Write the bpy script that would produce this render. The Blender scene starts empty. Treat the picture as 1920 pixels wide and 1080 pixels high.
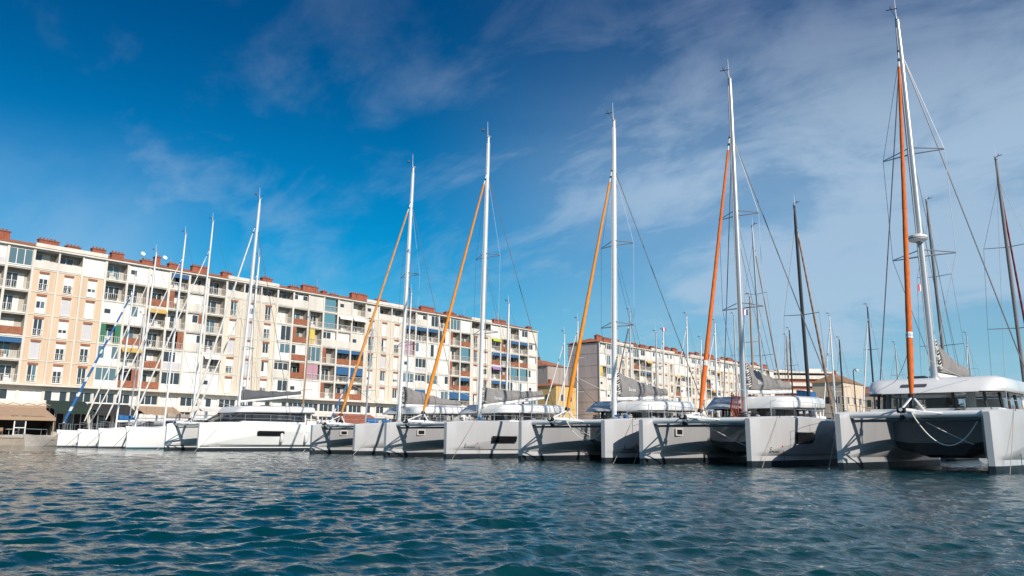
import bpy, bmesh, math, random
import numpy as np
from mathutils import Vector, Matrix
from mathutils.bvhtree import BVHTree
random.seed(7)
R = math.radians
scene = bpy.context.scene
col = scene.collection
PI = math.pi

# ------------------------------------------------------------------ materials
def mat(name, c, rough=.6, metal=0., var=.0, vscale=3., bump=0., bscale=20., spec=.5, alpha=1., coat=0., streak=False, stretch=None):
    m = bpy.data.materials.new(name); m.use_nodes = True
    nt = m.node_tree; b = nt.nodes['Principled BSDF']
    b.inputs['Base Color'].default_value = (*c, 1); b.inputs['Roughness'].default_value = rough
    b.inputs['Metallic'].default_value = metal; b.inputs['Specular IOR Level'].default_value = spec
    b.inputs['Alpha'].default_value = alpha; b.inputs['Coat Weight'].default_value = coat
    if var or bump:
        tc = nt.nodes.new('ShaderNodeTexCoord'); mp = nt.nodes.new('ShaderNodeMapping')
        nt.links.new(tc.outputs['Object'], mp.inputs[0])
        if streak: mp.inputs['Scale'].default_value = (1, 1, .12)
        if stretch: mp.inputs['Scale'].default_value = stretch
    if var:
        n = nt.nodes.new('ShaderNodeTexNoise'); n.inputs['Scale'].default_value = vscale
        n.inputs['Detail'].default_value = 6; n.inputs['Roughness'].default_value = .65
        nt.links.new(mp.outputs[0], n.inputs['Vector'])
        mx = nt.nodes.new('ShaderNodeMix'); mx.data_type = 'RGBA'
        lo = [max(0, x*(1-var)) for x in c]; hi = [min(1, x*(1+var)) for x in c]
        mx.inputs[6].default_value = (*lo, 1); mx.inputs[7].default_value = (*hi, 1)
        mr = nt.nodes.new('ShaderNodeMapRange'); mr.inputs[1].default_value = .3; mr.inputs[2].default_value = .7
        nt.links.new(n.outputs['Fac'], mr.inputs[0]); nt.links.new(mr.outputs[0], mx.inputs[0])
        nt.links.new(mx.outputs[2], b.inputs['Base Color'])
    if bump:
        n2 = nt.nodes.new('ShaderNodeTexNoise'); n2.inputs['Scale'].default_value = bscale; n2.inputs['Detail'].default_value = 5
        nt.links.new(mp.outputs[0], n2.inputs['Vector'])
        bp = nt.nodes.new('ShaderNodeBump'); bp.inputs['Strength'].default_value = bump; bp.inputs['Distance'].default_value = .05
        nt.links.new(n2.outputs['Fac'], bp.inputs['Height']); nt.links.new(bp.outputs[0], b.inputs['Normal'])
    return m

M = {}
def defm(k, *a, **kw): M[k] = mat(k, *a, **kw)
defm('peach_render', (.645, .485, .345), .85, var=.12, vscale=.5, streak=True)
defm('cream_render', (.655, .575, .465), .85, var=.17, vscale=.5, streak=True)
defm('white_render', (.67, .63, .565), .8, var=.15, vscale=.6, streak=True)
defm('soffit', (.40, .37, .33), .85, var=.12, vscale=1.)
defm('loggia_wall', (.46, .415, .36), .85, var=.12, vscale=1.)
defm('terracotta', (.31, .125, .075), .85, var=.3, vscale=2.5)
defm('roof_tile', (.38, .14, .07), .85, var=.35, vscale=1.2, bump=.5, bscale=4)
defm('chimney_brick', (.30, .095, .055), .9, var=.35, vscale=2.)
defm('chimney_cap', (.22, .09, .06), .9, var=.3)
defm('glass_dark', (.035, .045, .055), .06, spec=.9)
defm('glass_blue', (.10, .17, .20), .08, spec=.9)
defm('frame_white', (.78, .77, .74), .5)
defm('shutter_grey', (.58, .56, .58), .6, var=.05)
defm('shutter_white', (.76, .74, .71), .6, var=.04)
defm('shutter_green', (.03, .17, .09), .6)
defm('rail_white', (.66, .64, .61), .5)
defm('awning_blue', (.03, .115, .26), .8)
defm('awning_yellow', (.55, .36, .10), .8)
defm('awning_lime', (.42, .50, .05), .8)
defm('awning_purple', (.30, .20, .42), .8)
defm('blind_pink', (.46, .27, .33), .8)
defm('blind_wine', (.16, .05, .12), .8)
defm('blind_teal', (.09, .24, .30), .8)
defm('blind_yellow', (.66, .50, .10), .8)
defm('curtain', (.72, .71, .68), .9, var=.25, vscale=6., stretch=(9, 9, .3))
defm('concrete', (.42, .38, .33), .9, var=.2, vscale=.8)
defm('stone', (.34, .285, .23), .9, var=.2, vscale=1.2, bump=.3)
defm('endwall', (.52, .44, .41), .9, var=.12, vscale=.4, streak=True)
defm('ochre', (.62, .42, .17), .9, var=.12, vscale=.6)
defm('beige', (.62, .51, .39), .9, var=.12, vscale=.6)
defm('grey_render', (.40, .34, .31), .9, var=.1, vscale=.6)
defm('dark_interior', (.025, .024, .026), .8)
defm('hull_glass', (.012, .013, .015), .22, spec=.35)
defm('gel_grey', (.47, .47, .48), .2, var=.06, vscale=1.2, coat=.3, streak=True)
defm('bridge_shade_grey', (.12, .135, .145), .35, var=.08)  # bridge deck grey, darkened to carry the shade between the hulls
defm('gel_white', (.80, .80, .79), .22, var=.03, vscale=1.5, coat=.3)
defm('deck_white', (.74, .74, .72), .5, var=.04)
defm('antifoul', (.012, .020, .028), .5, var=.3, vscale=4)
defm('stripe_dark', (.09, .095, .105), .35)
defm('mast_white', (.78, .78, .78), .3, var=.02)
defm('mast_alu', (.52, .53, .55), .35, metal=.55)
defm('mast_grey', (.22, .20, .195), .4)
defm('mast_dark', (.035, .037, .042), .4)
defm('wood_mast', (.36, .22, .11), .5, var=.2, streak=True)
defm('wire', (.10, .11, .13), .4)
defm('wire_light', (.42, .44, .47), .4)
defm('rope_white', (.62, .60, .56), .9)
defm('rope_dark', (.05, .05, .055), .9)
defm('rope_red', (.50, .10, .05), .9)
defm('sail_grey', (.225, .215, .21), .9, var=.16, vscale=2.5, bump=.6, bscale=3.)
defm('sail_grey_dark', (.10, .105, .115), .9, var=.16, vscale=2.5, bump=.6, bscale=3.)
defm('sail_white', (.62, .60, .57), .9, var=.12, vscale=5., bump=.6, bscale=5.)
defm('sail_tan', (.34, .29, .24), .9, var=.14, vscale=5., bump=.6, bscale=5.)
defm('canvas_blue', (.02, .13, .34), .9, var=.2, vscale=3., bump=.5, bscale=3.)
defm('canvas_black', (.03, .03, .033), .9, var=.2)
defm('canvas_green', (.018, .035, .028), .9, var=.2)
defm('canvas_tan', (.40, .275, .185), .9, var=.1)
defm('visor_grey', (.50, .52, .54), .5, var=.06)  # on the visor this grey holds the shade of the roof front
defm('black_rubber', (.015, .015, .017), .5)
defm('alu_grey', (.40, .42, .44), .4, metal=.3)
defm('text_dark', (.06, .06, .065), .5)
defm('text_white', (.75, .75, .75), .5)
defm('red_dot', (.5, .03, .03), .5)
defm('fender', (.70, .70, .68), .5)
defm('flag_red', (.55, .03, .05), .8)
defm('flag_blue', (.02, .05, .25), .8)
defm('yellow_plastic', (.75, .50, .02), .5)
defm('lamp_black', (.02, .02, .022), .5)
defm('teak', (.30, .19, .11), .7, var=.2, stretch=(1, 8, 1))
defm('dinghy_paint', (.46, .42, .38), .6, var=.15)

def sail_mat(name, c):
    m = mat(name, c, .75, var=.12, vscale=2.5)
    nt = m.node_tree; b = nt.nodes['Principled BSDF']
    tc = nt.nodes.new('ShaderNodeTexCoord'); w = nt.nodes.new('ShaderNodeTexWave'); mp = nt.nodes.new('ShaderNodeMapping')
    mp.inputs['Rotation'].default_value = (.5, .35, 0)
    w.bands_direction = 'Z'; w.inputs['Scale'].default_value = .8; w.inputs['Distortion'].default_value = 4.; w.inputs['Detail'].default_value = 3
    nt.links.new(tc.outputs['Object'], mp.inputs[0]); nt.links.new(mp.outputs[0], w.inputs['Vector'])
    bp = nt.nodes.new('ShaderNodeBump'); bp.inputs['Strength'].default_value = .5; bp.inputs['Distance'].default_value = .05
    nt.links.new(w.outputs['Fac'], bp.inputs['Height']); nt.links.new(bp.outputs[0], b.inputs['Normal'])
    M[name] = m
sail_mat('sail_orange', (.66, .235, .012))
sail_mat('sail_orange_red', (.62, .13, .012))
sail_mat('sail_orange_pale', (.58, .25, .05))
sail_mat('jib_white', (.66, .64, .60)); sail_mat('jib_brown', (.30, .17, .09)); sail_mat('jib_red', (.22, .02, .03))

def spiral_mat():
    m = mat('jib_blue_spiral', (.02, .13, .33), .8)
    nt = m.node_tree; b = nt.nodes['Principled BSDF']
    tc = nt.nodes.new('ShaderNodeTexCoord'); w = nt.nodes.new('ShaderNodeTexWave'); w.bands_direction = 'Z'
    w.inputs['Scale'].default_value = .22; w.inputs['Distortion'].default_value = 1.5; w.inputs['Detail'].default_value = 2
    cr = nt.nodes.new('ShaderNodeValToRGB'); cr.color_ramp.elements[0].position = .78; cr.color_ramp.elements[1].position = .84
    cr.color_ramp.elements[0].color = (.02, .12, .32, 1); cr.color_ramp.elements[1].color = (.6, .65, .7, 1)
    nt.links.new(tc.outputs['Object'], w.inputs['Vector']); nt.links.new(w.outputs['Fac'], cr.inputs[0]); nt.links.new(cr.outputs[0], b.inputs['Base Color'])
    M['jib_blue_spiral'] = m
spiral_mat()

def glass_mat(name, c, alpha):
    m = mat(name, c, .04, spec=.8, alpha=alpha); M[name] = m
glass_mat('cabin_glass', (.02, .024, .028), .42)
glass_mat('netting', (.10,.10,.10), .30)
glass_mat('smoke_glass', (.02, .022, .026), .86)

# ------------------------------------------------------------------ mesh builder
class MB:
    def __init__(s): s.v = []; s.f = []; s.m = []; s.mats = []
    def mi(s, k):
        if k not in s.mats: s.mats.append(k)
        return s.mats.index(k)
    def poly(s, pts, k):
        i = len(s.v); s.v += [tuple(p) for p in pts]; s.f.append(tuple(range(i, i+len(pts)))); s.m.append(s.mi(k))
    def box(s, x0, x1, y0, y1, z0, z1, k):
        i = len(s.v)
        s.v += [(x0,y0,z0),(x1,y0,z0),(x1,y1,z0),(x0,y1,z0),(x0,y0,z1),(x1,y0,z1),(x1,y1,z1),(x0,y1,z1)]
        for q in ((0,3,2,1),(4,5,6,7),(0,1,5,4),(1,2,6,5),(2,3,7,6),(3,0,4,7)):
            s.f.append(tuple(i+a for a in q)); s.m.append(s.mi(k))
    def grid(s, rows, k, close_u=False, kf=None):
        n = len(rows[0]); i = len(s.v)
        for r in rows: s.v += [tuple(p) for p in r]
        for a in range(len(rows)-1):
            for b in range(n if close_u else n-1):
                c = (b+1) % n
                s.f.append((i+a*n+b, i+a*n+c, i+(a+1)*n+c, i+(a+1)*n+b)); s.m.append(s.mi(kf(a, b) if kf else k))
        return i
    def tube(s, pts, rad, k, n=8, cap=True, ry=None):
        pts = [Vector(p) for p in pts]
        if not isinstance(rad, (list, tuple)): rad = [rad]*len(pts)
        rows = []
        for i, p in enumerate(pts):
            t = (pts[min(i+1, len(pts)-1)] - pts[max(i-1, 0)])
            if t.length < 1e-9: t = Vector((0,0,1))
            t.normalize()
            a = Vector((0,0,1)) if abs(t.z) < .9 else Vector((0,1,0))
            u = t.cross(a).normalized(); w = t.cross(u).normalized()
            e = ry if ry else 1.
            rows.append([p + u*(rad[i]*e*math.cos(2*PI*j/n)) + w*(rad[i]*math.sin(2*PI*j/n)) for j in range(n)])
        i0 = s.grid(rows, k, True)
        if cap:
            s.f.append(tuple(i0+j for j in range(n))[::-1]); s.m.append(s.mi(k))
            b = i0+(len(rows)-1)*n
            s.f.append(tuple(b+j for j in range(n))); s.m.append(s.mi(k))
    def build(s, name, parent=None, smooth=None, loc=None, recalc=True):
        me = bpy.data.meshes.new(name); me.from_pydata(s.v, [], s.f)
        for k in s.mats: me.materials.append(M[k])
        me.polygons.foreach_set('material_index', s.m)
        if recalc:
            bm = bmesh.new(); bm.from_mesh(me); bmesh.ops.remove_doubles(bm, verts=bm.verts, dist=1e-5)
            bmesh.ops.recalc_face_normals(bm, faces=bm.faces); bm.to_mesh(me); bm.free()
        if smooth:
            me.polygons.foreach_set('use_smooth', [True]*len(me.polygons)); me.set_sharp_from_angle(angle=R(smooth))
        o = bpy.data.objects.new(name, me); col.objects.link(o)
        if parent: o.parent = parent
        if loc: o.location = loc
        return o

def tag(o, label=None, cat=None, group=None, kind=None):
    if label: o['label'] = label
    if cat: o['category'] = cat
    if group: o['group'] = group
    if kind: o['kind'] = kind
    return o
def thing(name, loc, label, cat, group=None, rz=0.):
    o = bpy.data.objects.new(name, None); col.objects.link(o); o.location = loc; o.rotation_euler = (0,0,rz); o.empty_display_size = .3
    return tag(o, label, cat, group)

def text_part(name, txt, size, k, parent, mtx, shear=0., extrude=.006):
    cu = bpy.data.curves.new('t', 'FONT'); cu.body = txt; cu.size = size; cu.extrude = extrude; cu.shear = shear; cu.resolution_u = 3
    o = bpy.data.objects.new('t', cu); col.objects.link(o); bpy.context.view_layer.update()
    me = bpy.data.meshes.new_from_object(o.evaluated_get(bpy.context.evaluated_depsgraph_get()))
    bpy.data.objects.remove(o); bpy.data.curves.remove(cu)
    me.transform(mtx); me.materials.clear(); me.materials.append(M[k]); me.name = name
    p = bpy.data.objects.new(name, me); col.objects.link(p); p.parent = parent
    return p
def face_mtx(origin, xdir, up):
    x = Vector(xdir).normalized(); u = Vector(up); u = (u - x*u.dot(x)).normalized(); n = x.cross(u)
    m = Matrix((x, u, n)).transposed().to_4x4(); m.translation = Vector(origin); return m

# ------------------------------------------------------------------ camera (a 28 mm lens held low over the water)
F, HZ, CY, ROLL, YAW, CAMZ = 1500., 827., 509., .008, .720, .90
pitch = math.atan((HZ-CY)/F)
fw = Vector((math.cos(YAW)*math.cos(pitch), math.sin(YAW)*math.cos(pitch), math.sin(pitch)))
rt = Vector((math.sin(YAW), -math.cos(YAW), 0)); up = rt.cross(fw)
ex = rt*math.cos(ROLL) + up*math.sin(ROLL); ey = -rt*math.sin(ROLL) + up*math.cos(ROLL)
cam = bpy.data.cameras.new('camera'); cam.lens = F/1920*36; cam.sensor_width = 36; cam.shift_y = -(540-CY)/1920
cam.clip_end = 6000; cam.clip_start = .1
co = bpy.data.objects.new('camera', cam); col.objects.link(co)
mw = Matrix((ex, ey, -fw)).transposed().to_4x4(); mw.translation = (0, 0, CAMZ); co.matrix_world = mw
scene.camera = co

# ------------------------------------------------------------------ light and sky
EL = R(31); AZ = Vector((-.25, -.968, 0)).normalized()
to_sun = Vector((AZ.x*math.cos(EL), AZ.y*math.cos(EL), math.sin(EL)))
sl = bpy.data.lights.new('sun', 'SUN'); sl.energy = 4.9; sl.angle = R(.53); sl.color = (1., .92, .82)
so = bpy.data.objects.new('sun', sl); col.objects.link(so); so.rotation_euler = to_sun.to_track_quat('Z', 'Y').to_euler()
world = bpy.data.worlds.new('World'); scene.world = world; world.use_nodes = True
nt = world.node_tree; N = nt.nodes; L = nt.links
bg = N['Background']; bg.inputs['Strength'].default_value = .085
sky = N.new('ShaderNodeTexSky'); sky.sky_type = 'NISHITA'; sky.sun_disc = False; sky.sun_elevation = EL
sky.sun_rotation = math.atan2(to_sun.x, to_sun.y); sky.air_density = 1.; sky.dust_density = .4; sky.ozone_density = 3.
def math_node(op, a, b=None, c=None):
    n = N.new('ShaderNodeMath'); n.operation = op
    for i, x in enumerate((a, b, c)):
        if x is None: continue
        if isinstance(x, (int, float)): n.inputs[i].default_value = x
        else: L.new(x, n.inputs[i])
    return n.outputs[0]
def maprange(x, a, b, c, d, smooth=True):
    n = N.new('ShaderNodeMapRange'); n.interpolation_type = 'SMOOTHSTEP' if smooth else 'LINEAR'
    L.new(x, n.inputs[0]); n.inputs[1].default_value = a; n.inputs[2].default_value = b; n.inputs[3].default_value = c; n.inputs[4].default_value = d
    return n.outputs[0]
tc = N.new('ShaderNodeTexCoord'); sx = N.new('ShaderNodeSeparateXYZ'); L.new(tc.outputs['Generated'], sx.inputs[0])
az = math_node('ARCTAN2', sx.outputs[1], sx.outputs[0])
zc = math_node('ADD', math_node('MAXIMUM', sx.outputs[2], 0.), .38)
cx = N.new('ShaderNodeCombineXYZ'); L.new(math_node('DIVIDE', sx.outputs[0], zc), cx.inputs[0]); L.new(math_node('DIVIDE', sx.outputs[1], zc), cx.inputs[1])
def noise(scale, detail, rough, dist, rot, sc):
    mp = N.new('ShaderNodeMapping'); mp.inputs['Rotation'].default_value = (0, 0, rot); mp.inputs['Scale'].default_value = sc
    L.new(cx.outputs[0], mp.inputs[0]); n = N.new('ShaderNodeTexNoise'); n.inputs['Scale'].default_value = scale
    n.inputs['Detail'].default_value = detail; n.inputs['Roughness'].default_value = rough; n.inputs['Distortion'].default_value = dist
    L.new(mp.outputs[0], n.inputs['Vector']); return n.outputs['Fac']
n1 = noise(2.1, 8, .55, .5, .9, (1, .8, 1)); n2 = noise(6.5, 8, .6, .6, .9, (1, .55, 1))
# veils thicken towards the south-east of the harbour (small azimuth), thin wisps elsewhere
side = maprange(az, R(50), R(24), 0., 1.)
nn = math_node('ADD', math_node('MULTIPLY', n1, .64), math_node('MULTIPLY', n2, .36))
veil = maprange(math_node('ADD', nn, math_node('MULTIPLY', side, .13)), .47, .69, 0., 1.)
veil = math_node('MULTIPLY', veil, math_node('ADD', math_node('MULTIPLY', side, .5), .5))
veil = math_node('MAXIMUM', veil, math_node('MULTIPLY', math_node('MULTIPLY', side, maprange(sx.outputs[2], .50, .30, .18, .66)), maprange(n1, .3, .6, .65, 1.)))
left = math_node('MULTIPLY', maprange(az, R(58), R(72), 0., .5), maprange(sx.outputs[2], .20, .36, 1., 0.))
veil = math_node('MAXIMUM', math_node('MULTIPLY', veil, .95), math_node('MULTIPLY', left, maprange(n1, .35, .65, .35, 1.)))
hor = maprange(sx.outputs[2], .02, .24, .60, 0.)
hs = N.new('ShaderNodeHueSaturation'); hs.inputs['Saturation'].default_value = 1.35; L.new(sky.outputs[0], hs.inputs['Color'])
def mixc(fac, a, b, mode='MIX'):
    n = N.new('ShaderNodeMix'); n.data_type = 'RGBA'; n.blend_type = mode
    for sock, v in ((n.inputs[0], fac), (n.inputs[6], a), (n.inputs[7], b)):
        if isinstance(v, (tuple, float, int)): sock.default_value = v
        else: L.new(v, sock)
    return n.outputs[2]
# polarised look: the clear sky deepens with height
deep = maprange(sx.outputs[2], .22, .52, 0., 1.)
clear = mixc(1., hs.outputs[0], mixc(deep, (.03, 1.12, 1.20, 1), (.0, .66, .80, 1)), 'MULTIPLY')
hazy = mixc(hor, clear, (3.9, 6.2, 8.2, 1))
cloudc = mixc(maprange(sx.outputs[2], .30, .53, 0., 1.), (5.2, 6.9, 8.8, 1), (1.75, 2.55, 4.4, 1))
final = mixc(math_node('MULTIPLY', veil, .86), hazy, cloudc)
L.new(final, bg.inputs['Color'])
scene.view_settings.view_transform = 'Standard'; scene.view_settings.look = 'None'; scene.view_settings.exposure = 0.; scene.view_settings.gamma = 1.

# ------------------------------------------------------------------ water
def make_water():
    rings = [1.2]
    while rings[-1] < 900: rings.append(rings[-1]*(1.0095 if rings[-1] < 5 else (1.0056 if rings[-1] < 62 else 1.014)))
    rings = np.array(rings)
    dense = np.radians(np.linspace(-18, 98, 640)); coarse = np.radians(np.linspace(98, 342, 110))[1:-1]
    th = np.concatenate([dense, coarse]); nA = len(th); nR = len(rings)
    rr, tt = np.meshgrid(rings, th, indexing='ij')
    X = rr*np.cos(tt); Y = rr*np.sin(tt); Z = np.zeros_like(X)
    cell = rr*np.where(rr < 5, .0095, np.where(rr < 62, .0056, .014))
    rg = np.random.RandomState(11); px = np.zeros_like(X); py = np.zeros_like(X)
    wind = R(52)
    for i in range(80):
        lam = .13*(1.030**i); lam *= rg.uniform(.95, 1.05)
        k = 2*PI/lam; d = wind + rg.normal(0, .68); amp = .0063*lam * (1. if lam < .36 else (.36/lam)**.62)
        w = np.clip(lam/cell/1.8 - 1., 0, 1)
        ph = k*(X*math.cos(d) + Y*math.sin(d)) + rg.uniform(0, 6.28)
        g = .8 + .6*np.sin(X*rg.uniform(.1, .5) + Y*rg.uniform(-.5, .5) + rg.uniform(0, 6.28))
        Z += w*amp*g*np.sin(ph); px += w*amp*g*.85*math.cos(d)*np.cos(ph); py += w*amp*g*.85*math.sin(d)*np.cos(ph)
    Z *= 1.0
    X2 = X+px; Y2 = Y+py
    v = np.stack([X2.ravel(), Y2.ravel(), Z.ravel()], 1)
    a, b = np.meshgrid(np.arange(nR-1), np.arange(nA), indexing='ij'); c = (b+1) % nA
    f = np.stack([a*nA+b, (a+1)*nA+b, (a+1)*nA+c, a*nA+c], -1).reshape(-1, 4)
    me = bpy.data.meshes.new('water'); me.vertices.add(len(v)+1)
    vv = np.vstack([v, [[0, 0, 0]]]); me.vertices.foreach_set('co', vv.astype(np.float32).ravel())
    nb = np.arange(nA); fan = np.stack([np.full(nA, len(v)), nb, (nb+1) % nA], 1)
    loops = np.concatenate([f.ravel(), fan.ravel()]); me.loops.add(len(loops)); me.loops.foreach_set('vertex_index', loops.astype(np.int32))
    me.polygons.add(len(f)+nA)
    st = np.concatenate([np.arange(len(f))*4, len(f)*4+np.arange(nA)*3]); me.polygons.foreach_set('loop_start', st.astype(np.int32))
    me.update(calc_edges=True); me.polygons.foreach_set('use_smooth', [True]*len(me.polygons)); me.validate()
    m = bpy.data.materials.new('harbour_water'); m.use_nodes = True; t = m.node_tree; p = t.nodes['Principled BSDF']
    p.inputs['Base Color'].default_value = (.0005, .038, .046, 1); p.inputs['Roughness'].default_value = .03; p.inputs['IOR'].default_value = 1.26
    tcn = t.nodes.new('ShaderNodeTexCoord'); mp = t.nodes.new('ShaderNodeMapping'); mp.inputs['Rotation'].default_value = (0, 0, R(-52)); mp.inputs['Scale'].default_value = (2.2, 1.0, 1)
    t.links.new(tcn.outputs['Object'], mp.inputs[0])
    na = t.nodes.new('ShaderNodeTexNoise'); na.inputs['Scale'].default_value = 2.2; na.inputs['Detail'].default_value = 6; na.inputs['Roughness'].default_value = .6; na.inputs['Distortion'].default_value = .4
    t.links.new(mp.outputs[0], na.inputs['Vector'])
    bp = t.nodes.new('ShaderNodeBump'); bp.inputs['Strength'].default_value = .5; bp.inputs['Distance'].default_value = .08
    t.links.new(na.outputs['Fac'], bp.inputs['Height']); t.links.new(bp.outputs[0], p.inputs['Normal'])
    me.materials.append(m)
    o = bpy.data.objects.new('water', me); col.objects.link(o); tag(o, kind='structure')
make_water()

# ------------------------------------------------------------------ ground: quays
g = MB()
G = 1.1; QY = 106.; QX = 178.
g.box(-400, QX, QY, 1500, -2, G, 'stone'); g.box(QX, 2500, -900, 1500, -2, G, 'stone')
g.box(-400, QX-.4, QY-.12, QY+.3, G-.28, G+.05, 'concrete')
tag(g.build('quay'), kind='structure')

# ------------------------------------------------------------------ apartment buildings
FH = 2.97; ZL = 6.47; W = 3.035
def zfloor(j): return ZL + (j-1)*FH          # j = 1..6
def ztop(j): return ZL + j*FH if j < 6 else ZL + 5*FH + 2.62

class Kit:                                    # collects pieces of one building and hands each out as a part of its own
    def __init__(s): s.items = {}
    def add(s, kind, mb, sub=None): s.items.setdefault(kind, []).append((mb, sub))
    def flush(s, parent, cap=98):
        for kind, lst in s.items.items():
            for mb, sub in lst[:cap]:
                o = mb.build(kind, parent)
                if sub: sub[1].build(sub[0], o)
            rest = lst[cap:]
            if rest:
                z = MB()
                for mb, sub in rest:
                    for q in ((mb, sub[1]) if sub else (mb,)):
                        off = len(z.v); z.v += q.v
                        for f, m in zip(q.f, q.m): z.f.append(tuple(a+off for a in f)); z.m.append(z.mi(q.mats[m]))
                tag(z.build(kind, parent), kind='stuff')

def railing(x0, x1, z, y, h=.95, k='rail_white', step=.26):
    m = MB(); m.box(x0, x1, y-.03, y+.03, z+h-.05, z+h, k); m.box(x0, x1, y-.02, y+.02, z+.08, z+.12, k)
    n = max(2, int((x1-x0)/step))
    for i in range(n+1):
        x = x0 + (x1-x0)*i/n; m.box(x-.018, x+.018, y-.015, y+.015, z+.12, z+h-.05, k)
    return m
def door_unit(x0, x1, y, z, h, glass, curtain=None):
    m = MB(); m.box(x0, x1, y-.05, y+.03, z+h-.09, z+h, 'frame_white'); m.box(x0, x1, y-.05, y+.03, z, z+.12, 'frame_white')
    n = 3 if x1-x0 > 1.9 else 2
    for i in range(n+1):
        x = x0 + (x1-x0)*i/n; m.box(max(x0, x-.045), min(x1, x+.045), y-.05, y+.03, z+.12, z+h-.09, 'frame_white')
    p = MB()
    for i in range(n):
        a = x0+(x1-x0)*i/n+.045; b = x0+(x1-x0)*(i+1)/n-.045
        k = glass if not curtain or random.random() < .5 else curtain
        p.poly([(a, y, z+.12), (b, y, z+.12), (b, y, z+h-.09), (a, y, z+h-.09)], k)
    return m, ('pane', p)
def brick_screen(x0, x1, z0, z1, y, cw=.22, ch=.2):
    m = MB(); m.box(x0, x1, y-.04, y+.06, z0, z1, 'terracotta')
    n = max(1, int((x1-x0)/cw)); r = max(1, int((z1-z0)/ch))
    for i in range(n+1):
        x = x0 + (x1-x0)*i/n; m.box(max(x0, x-.03), min(x1, x+.03), y-.075, y-.04, z0, z1, 'roof_tile')
    for i in range(r+1):
        z = z0 + (z1-z0)*i/r; m.box(x0, x1, y-.07, y-.041, max(z0, z-.025), min(z1, z+.025), 'roof_tile')
    return m
def awning(x0, x1, z, k, out=1.0, drop=.75):
    m = MB(); t = .04
    a, b = (-.02, z), (-out, z-drop)
    m.poly([(x0, a[0], a[1]), (x1, a[0], a[1]), (x1, b[0], b[1]), (x0, b[0], b[1])], k)
    m.poly([(x0, b[0], b[1]), (x1, b[0], b[1]), (x1, b[0]-.01, b[1]-.18), (x0, b[0]-.01, b[1]-.18)], k)
    m.box(x0, x1, -.10, 0., z-.03, z+.09, 'frame_white')
    return m
def front_awning(x0, x1, z0, z1, k, y=-.06):
    m = MB(); m.box(x0, x1, y-.02, y, z0, z1, k); m.tube([(x0, y-.05, z1), (x1, y-.05, z1)], .06, 'frame_white', 6)
    m.box(x0, x1, y-.03, y+.005, z0-.04, z0+.01, k); return m

WALLK = {}
def cell_window(K, w, x0, x1, j, k, rnd):
    z0, z1 = zfloor(j), ztop(j); xc = (x0+x1)/2; a, b = xc-.56, xc+.56; s, t = z0+.22, z0+2.42; d = .2
    for q in ([(x0,0,z0),(a,0,z0),(a,0,z1),(x0,0,z1)], [(b,0,z0),(x1,0,z0),(x1,0,z1),(b,0,z1)], [(a,0,z0),(b,0,z0),(b,0,s),(a,0,s)], [(a,0,t),(b,0,t),(b,0,z1),(a,0,z1)]):
        w.poly(q, k)
    for q in ([(a,0,s),(a,d,s),(a,d,t),(a,0,t)], [(b,0,s),(b,d,s),(b,d,t),(b,0,t)], [(a,0,t),(b,0,t),(b,d,t),(a,d,t)], [(a,0,s),(b,0,s),(b,d,s),(a,d,s)]):
        w.poly(q, 'white_render')
    w.box(a-.06, b+.06, -.05, -.002, t+.03, t+.30, 'terracotta')
    w.box(a-.12, a-.02, -.03, -.003, s, t, 'white_render'); w.box(b+.02, b+.12, -.03, -.003, s, t, 'white_render')
    w.box(a-.1, b+.1, -.09, -.003, s-.08, s, 'white_render')
    r = rnd.random(); m = MB(); y = d-.06
    if r < .30:                                # closed roller shutter
        kk = 'shutter_white' if r < .2 else 'shutter_grey'
        m.box(a, b, y, y+.05, s, t, kk)
        for i in range(1, 12): m.box(a, b, y-.008, y, s+(t-s)*i/12-.012, s+(t-s)*i/12+.012, kk)
        K.add('window_shutter', m)
        return
    top = t
    if r < .62:
        h = rnd.choice((.35, .6, 1.05)); m.box(a, b, y-.05, y, t-h, t, 'shutter_white'); top = t-h
    if rnd.random() < .55:
        m.box(a, b, y-.04, y+.02, s, s+.62, 'frame_white'); lo = s+.62
    else: lo = s
    m.box(a, b, y-.03, y+.03, lo, lo+.07, 'frame_white'); m.box(a, b, y-.03, y+.03, top-.07, top, 'frame_white')
    for x in (a+.04, xc, b-.04): m.box(x-.045, x+.045, y-.03, y+.03, lo+.07, top-.07, 'frame_white')
    p = MB(); kk = rnd.choice(('glass_dark', 'glass_dark', 'glass_dark', 'curtain', 'glass_blue'))
    p.poly([(a+.09,y,lo+.07),(xc-.045,y,lo+.07),(xc-.045,y,top-.07),(a+.09,y,top-.07)], 'glass_dark')
    p.poly([(xc+.045,y,lo+.07),(b-.09,y,lo+.07),(b-.09,y,top-.07),(xc+.045,y,top-.07)], kk)
    K.add('window', m, ('pane', p))
    if lo == s: K.add('window_railing', railing(a-.02, b+.02, s+.1, -.04, .8, step=.2))

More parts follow.
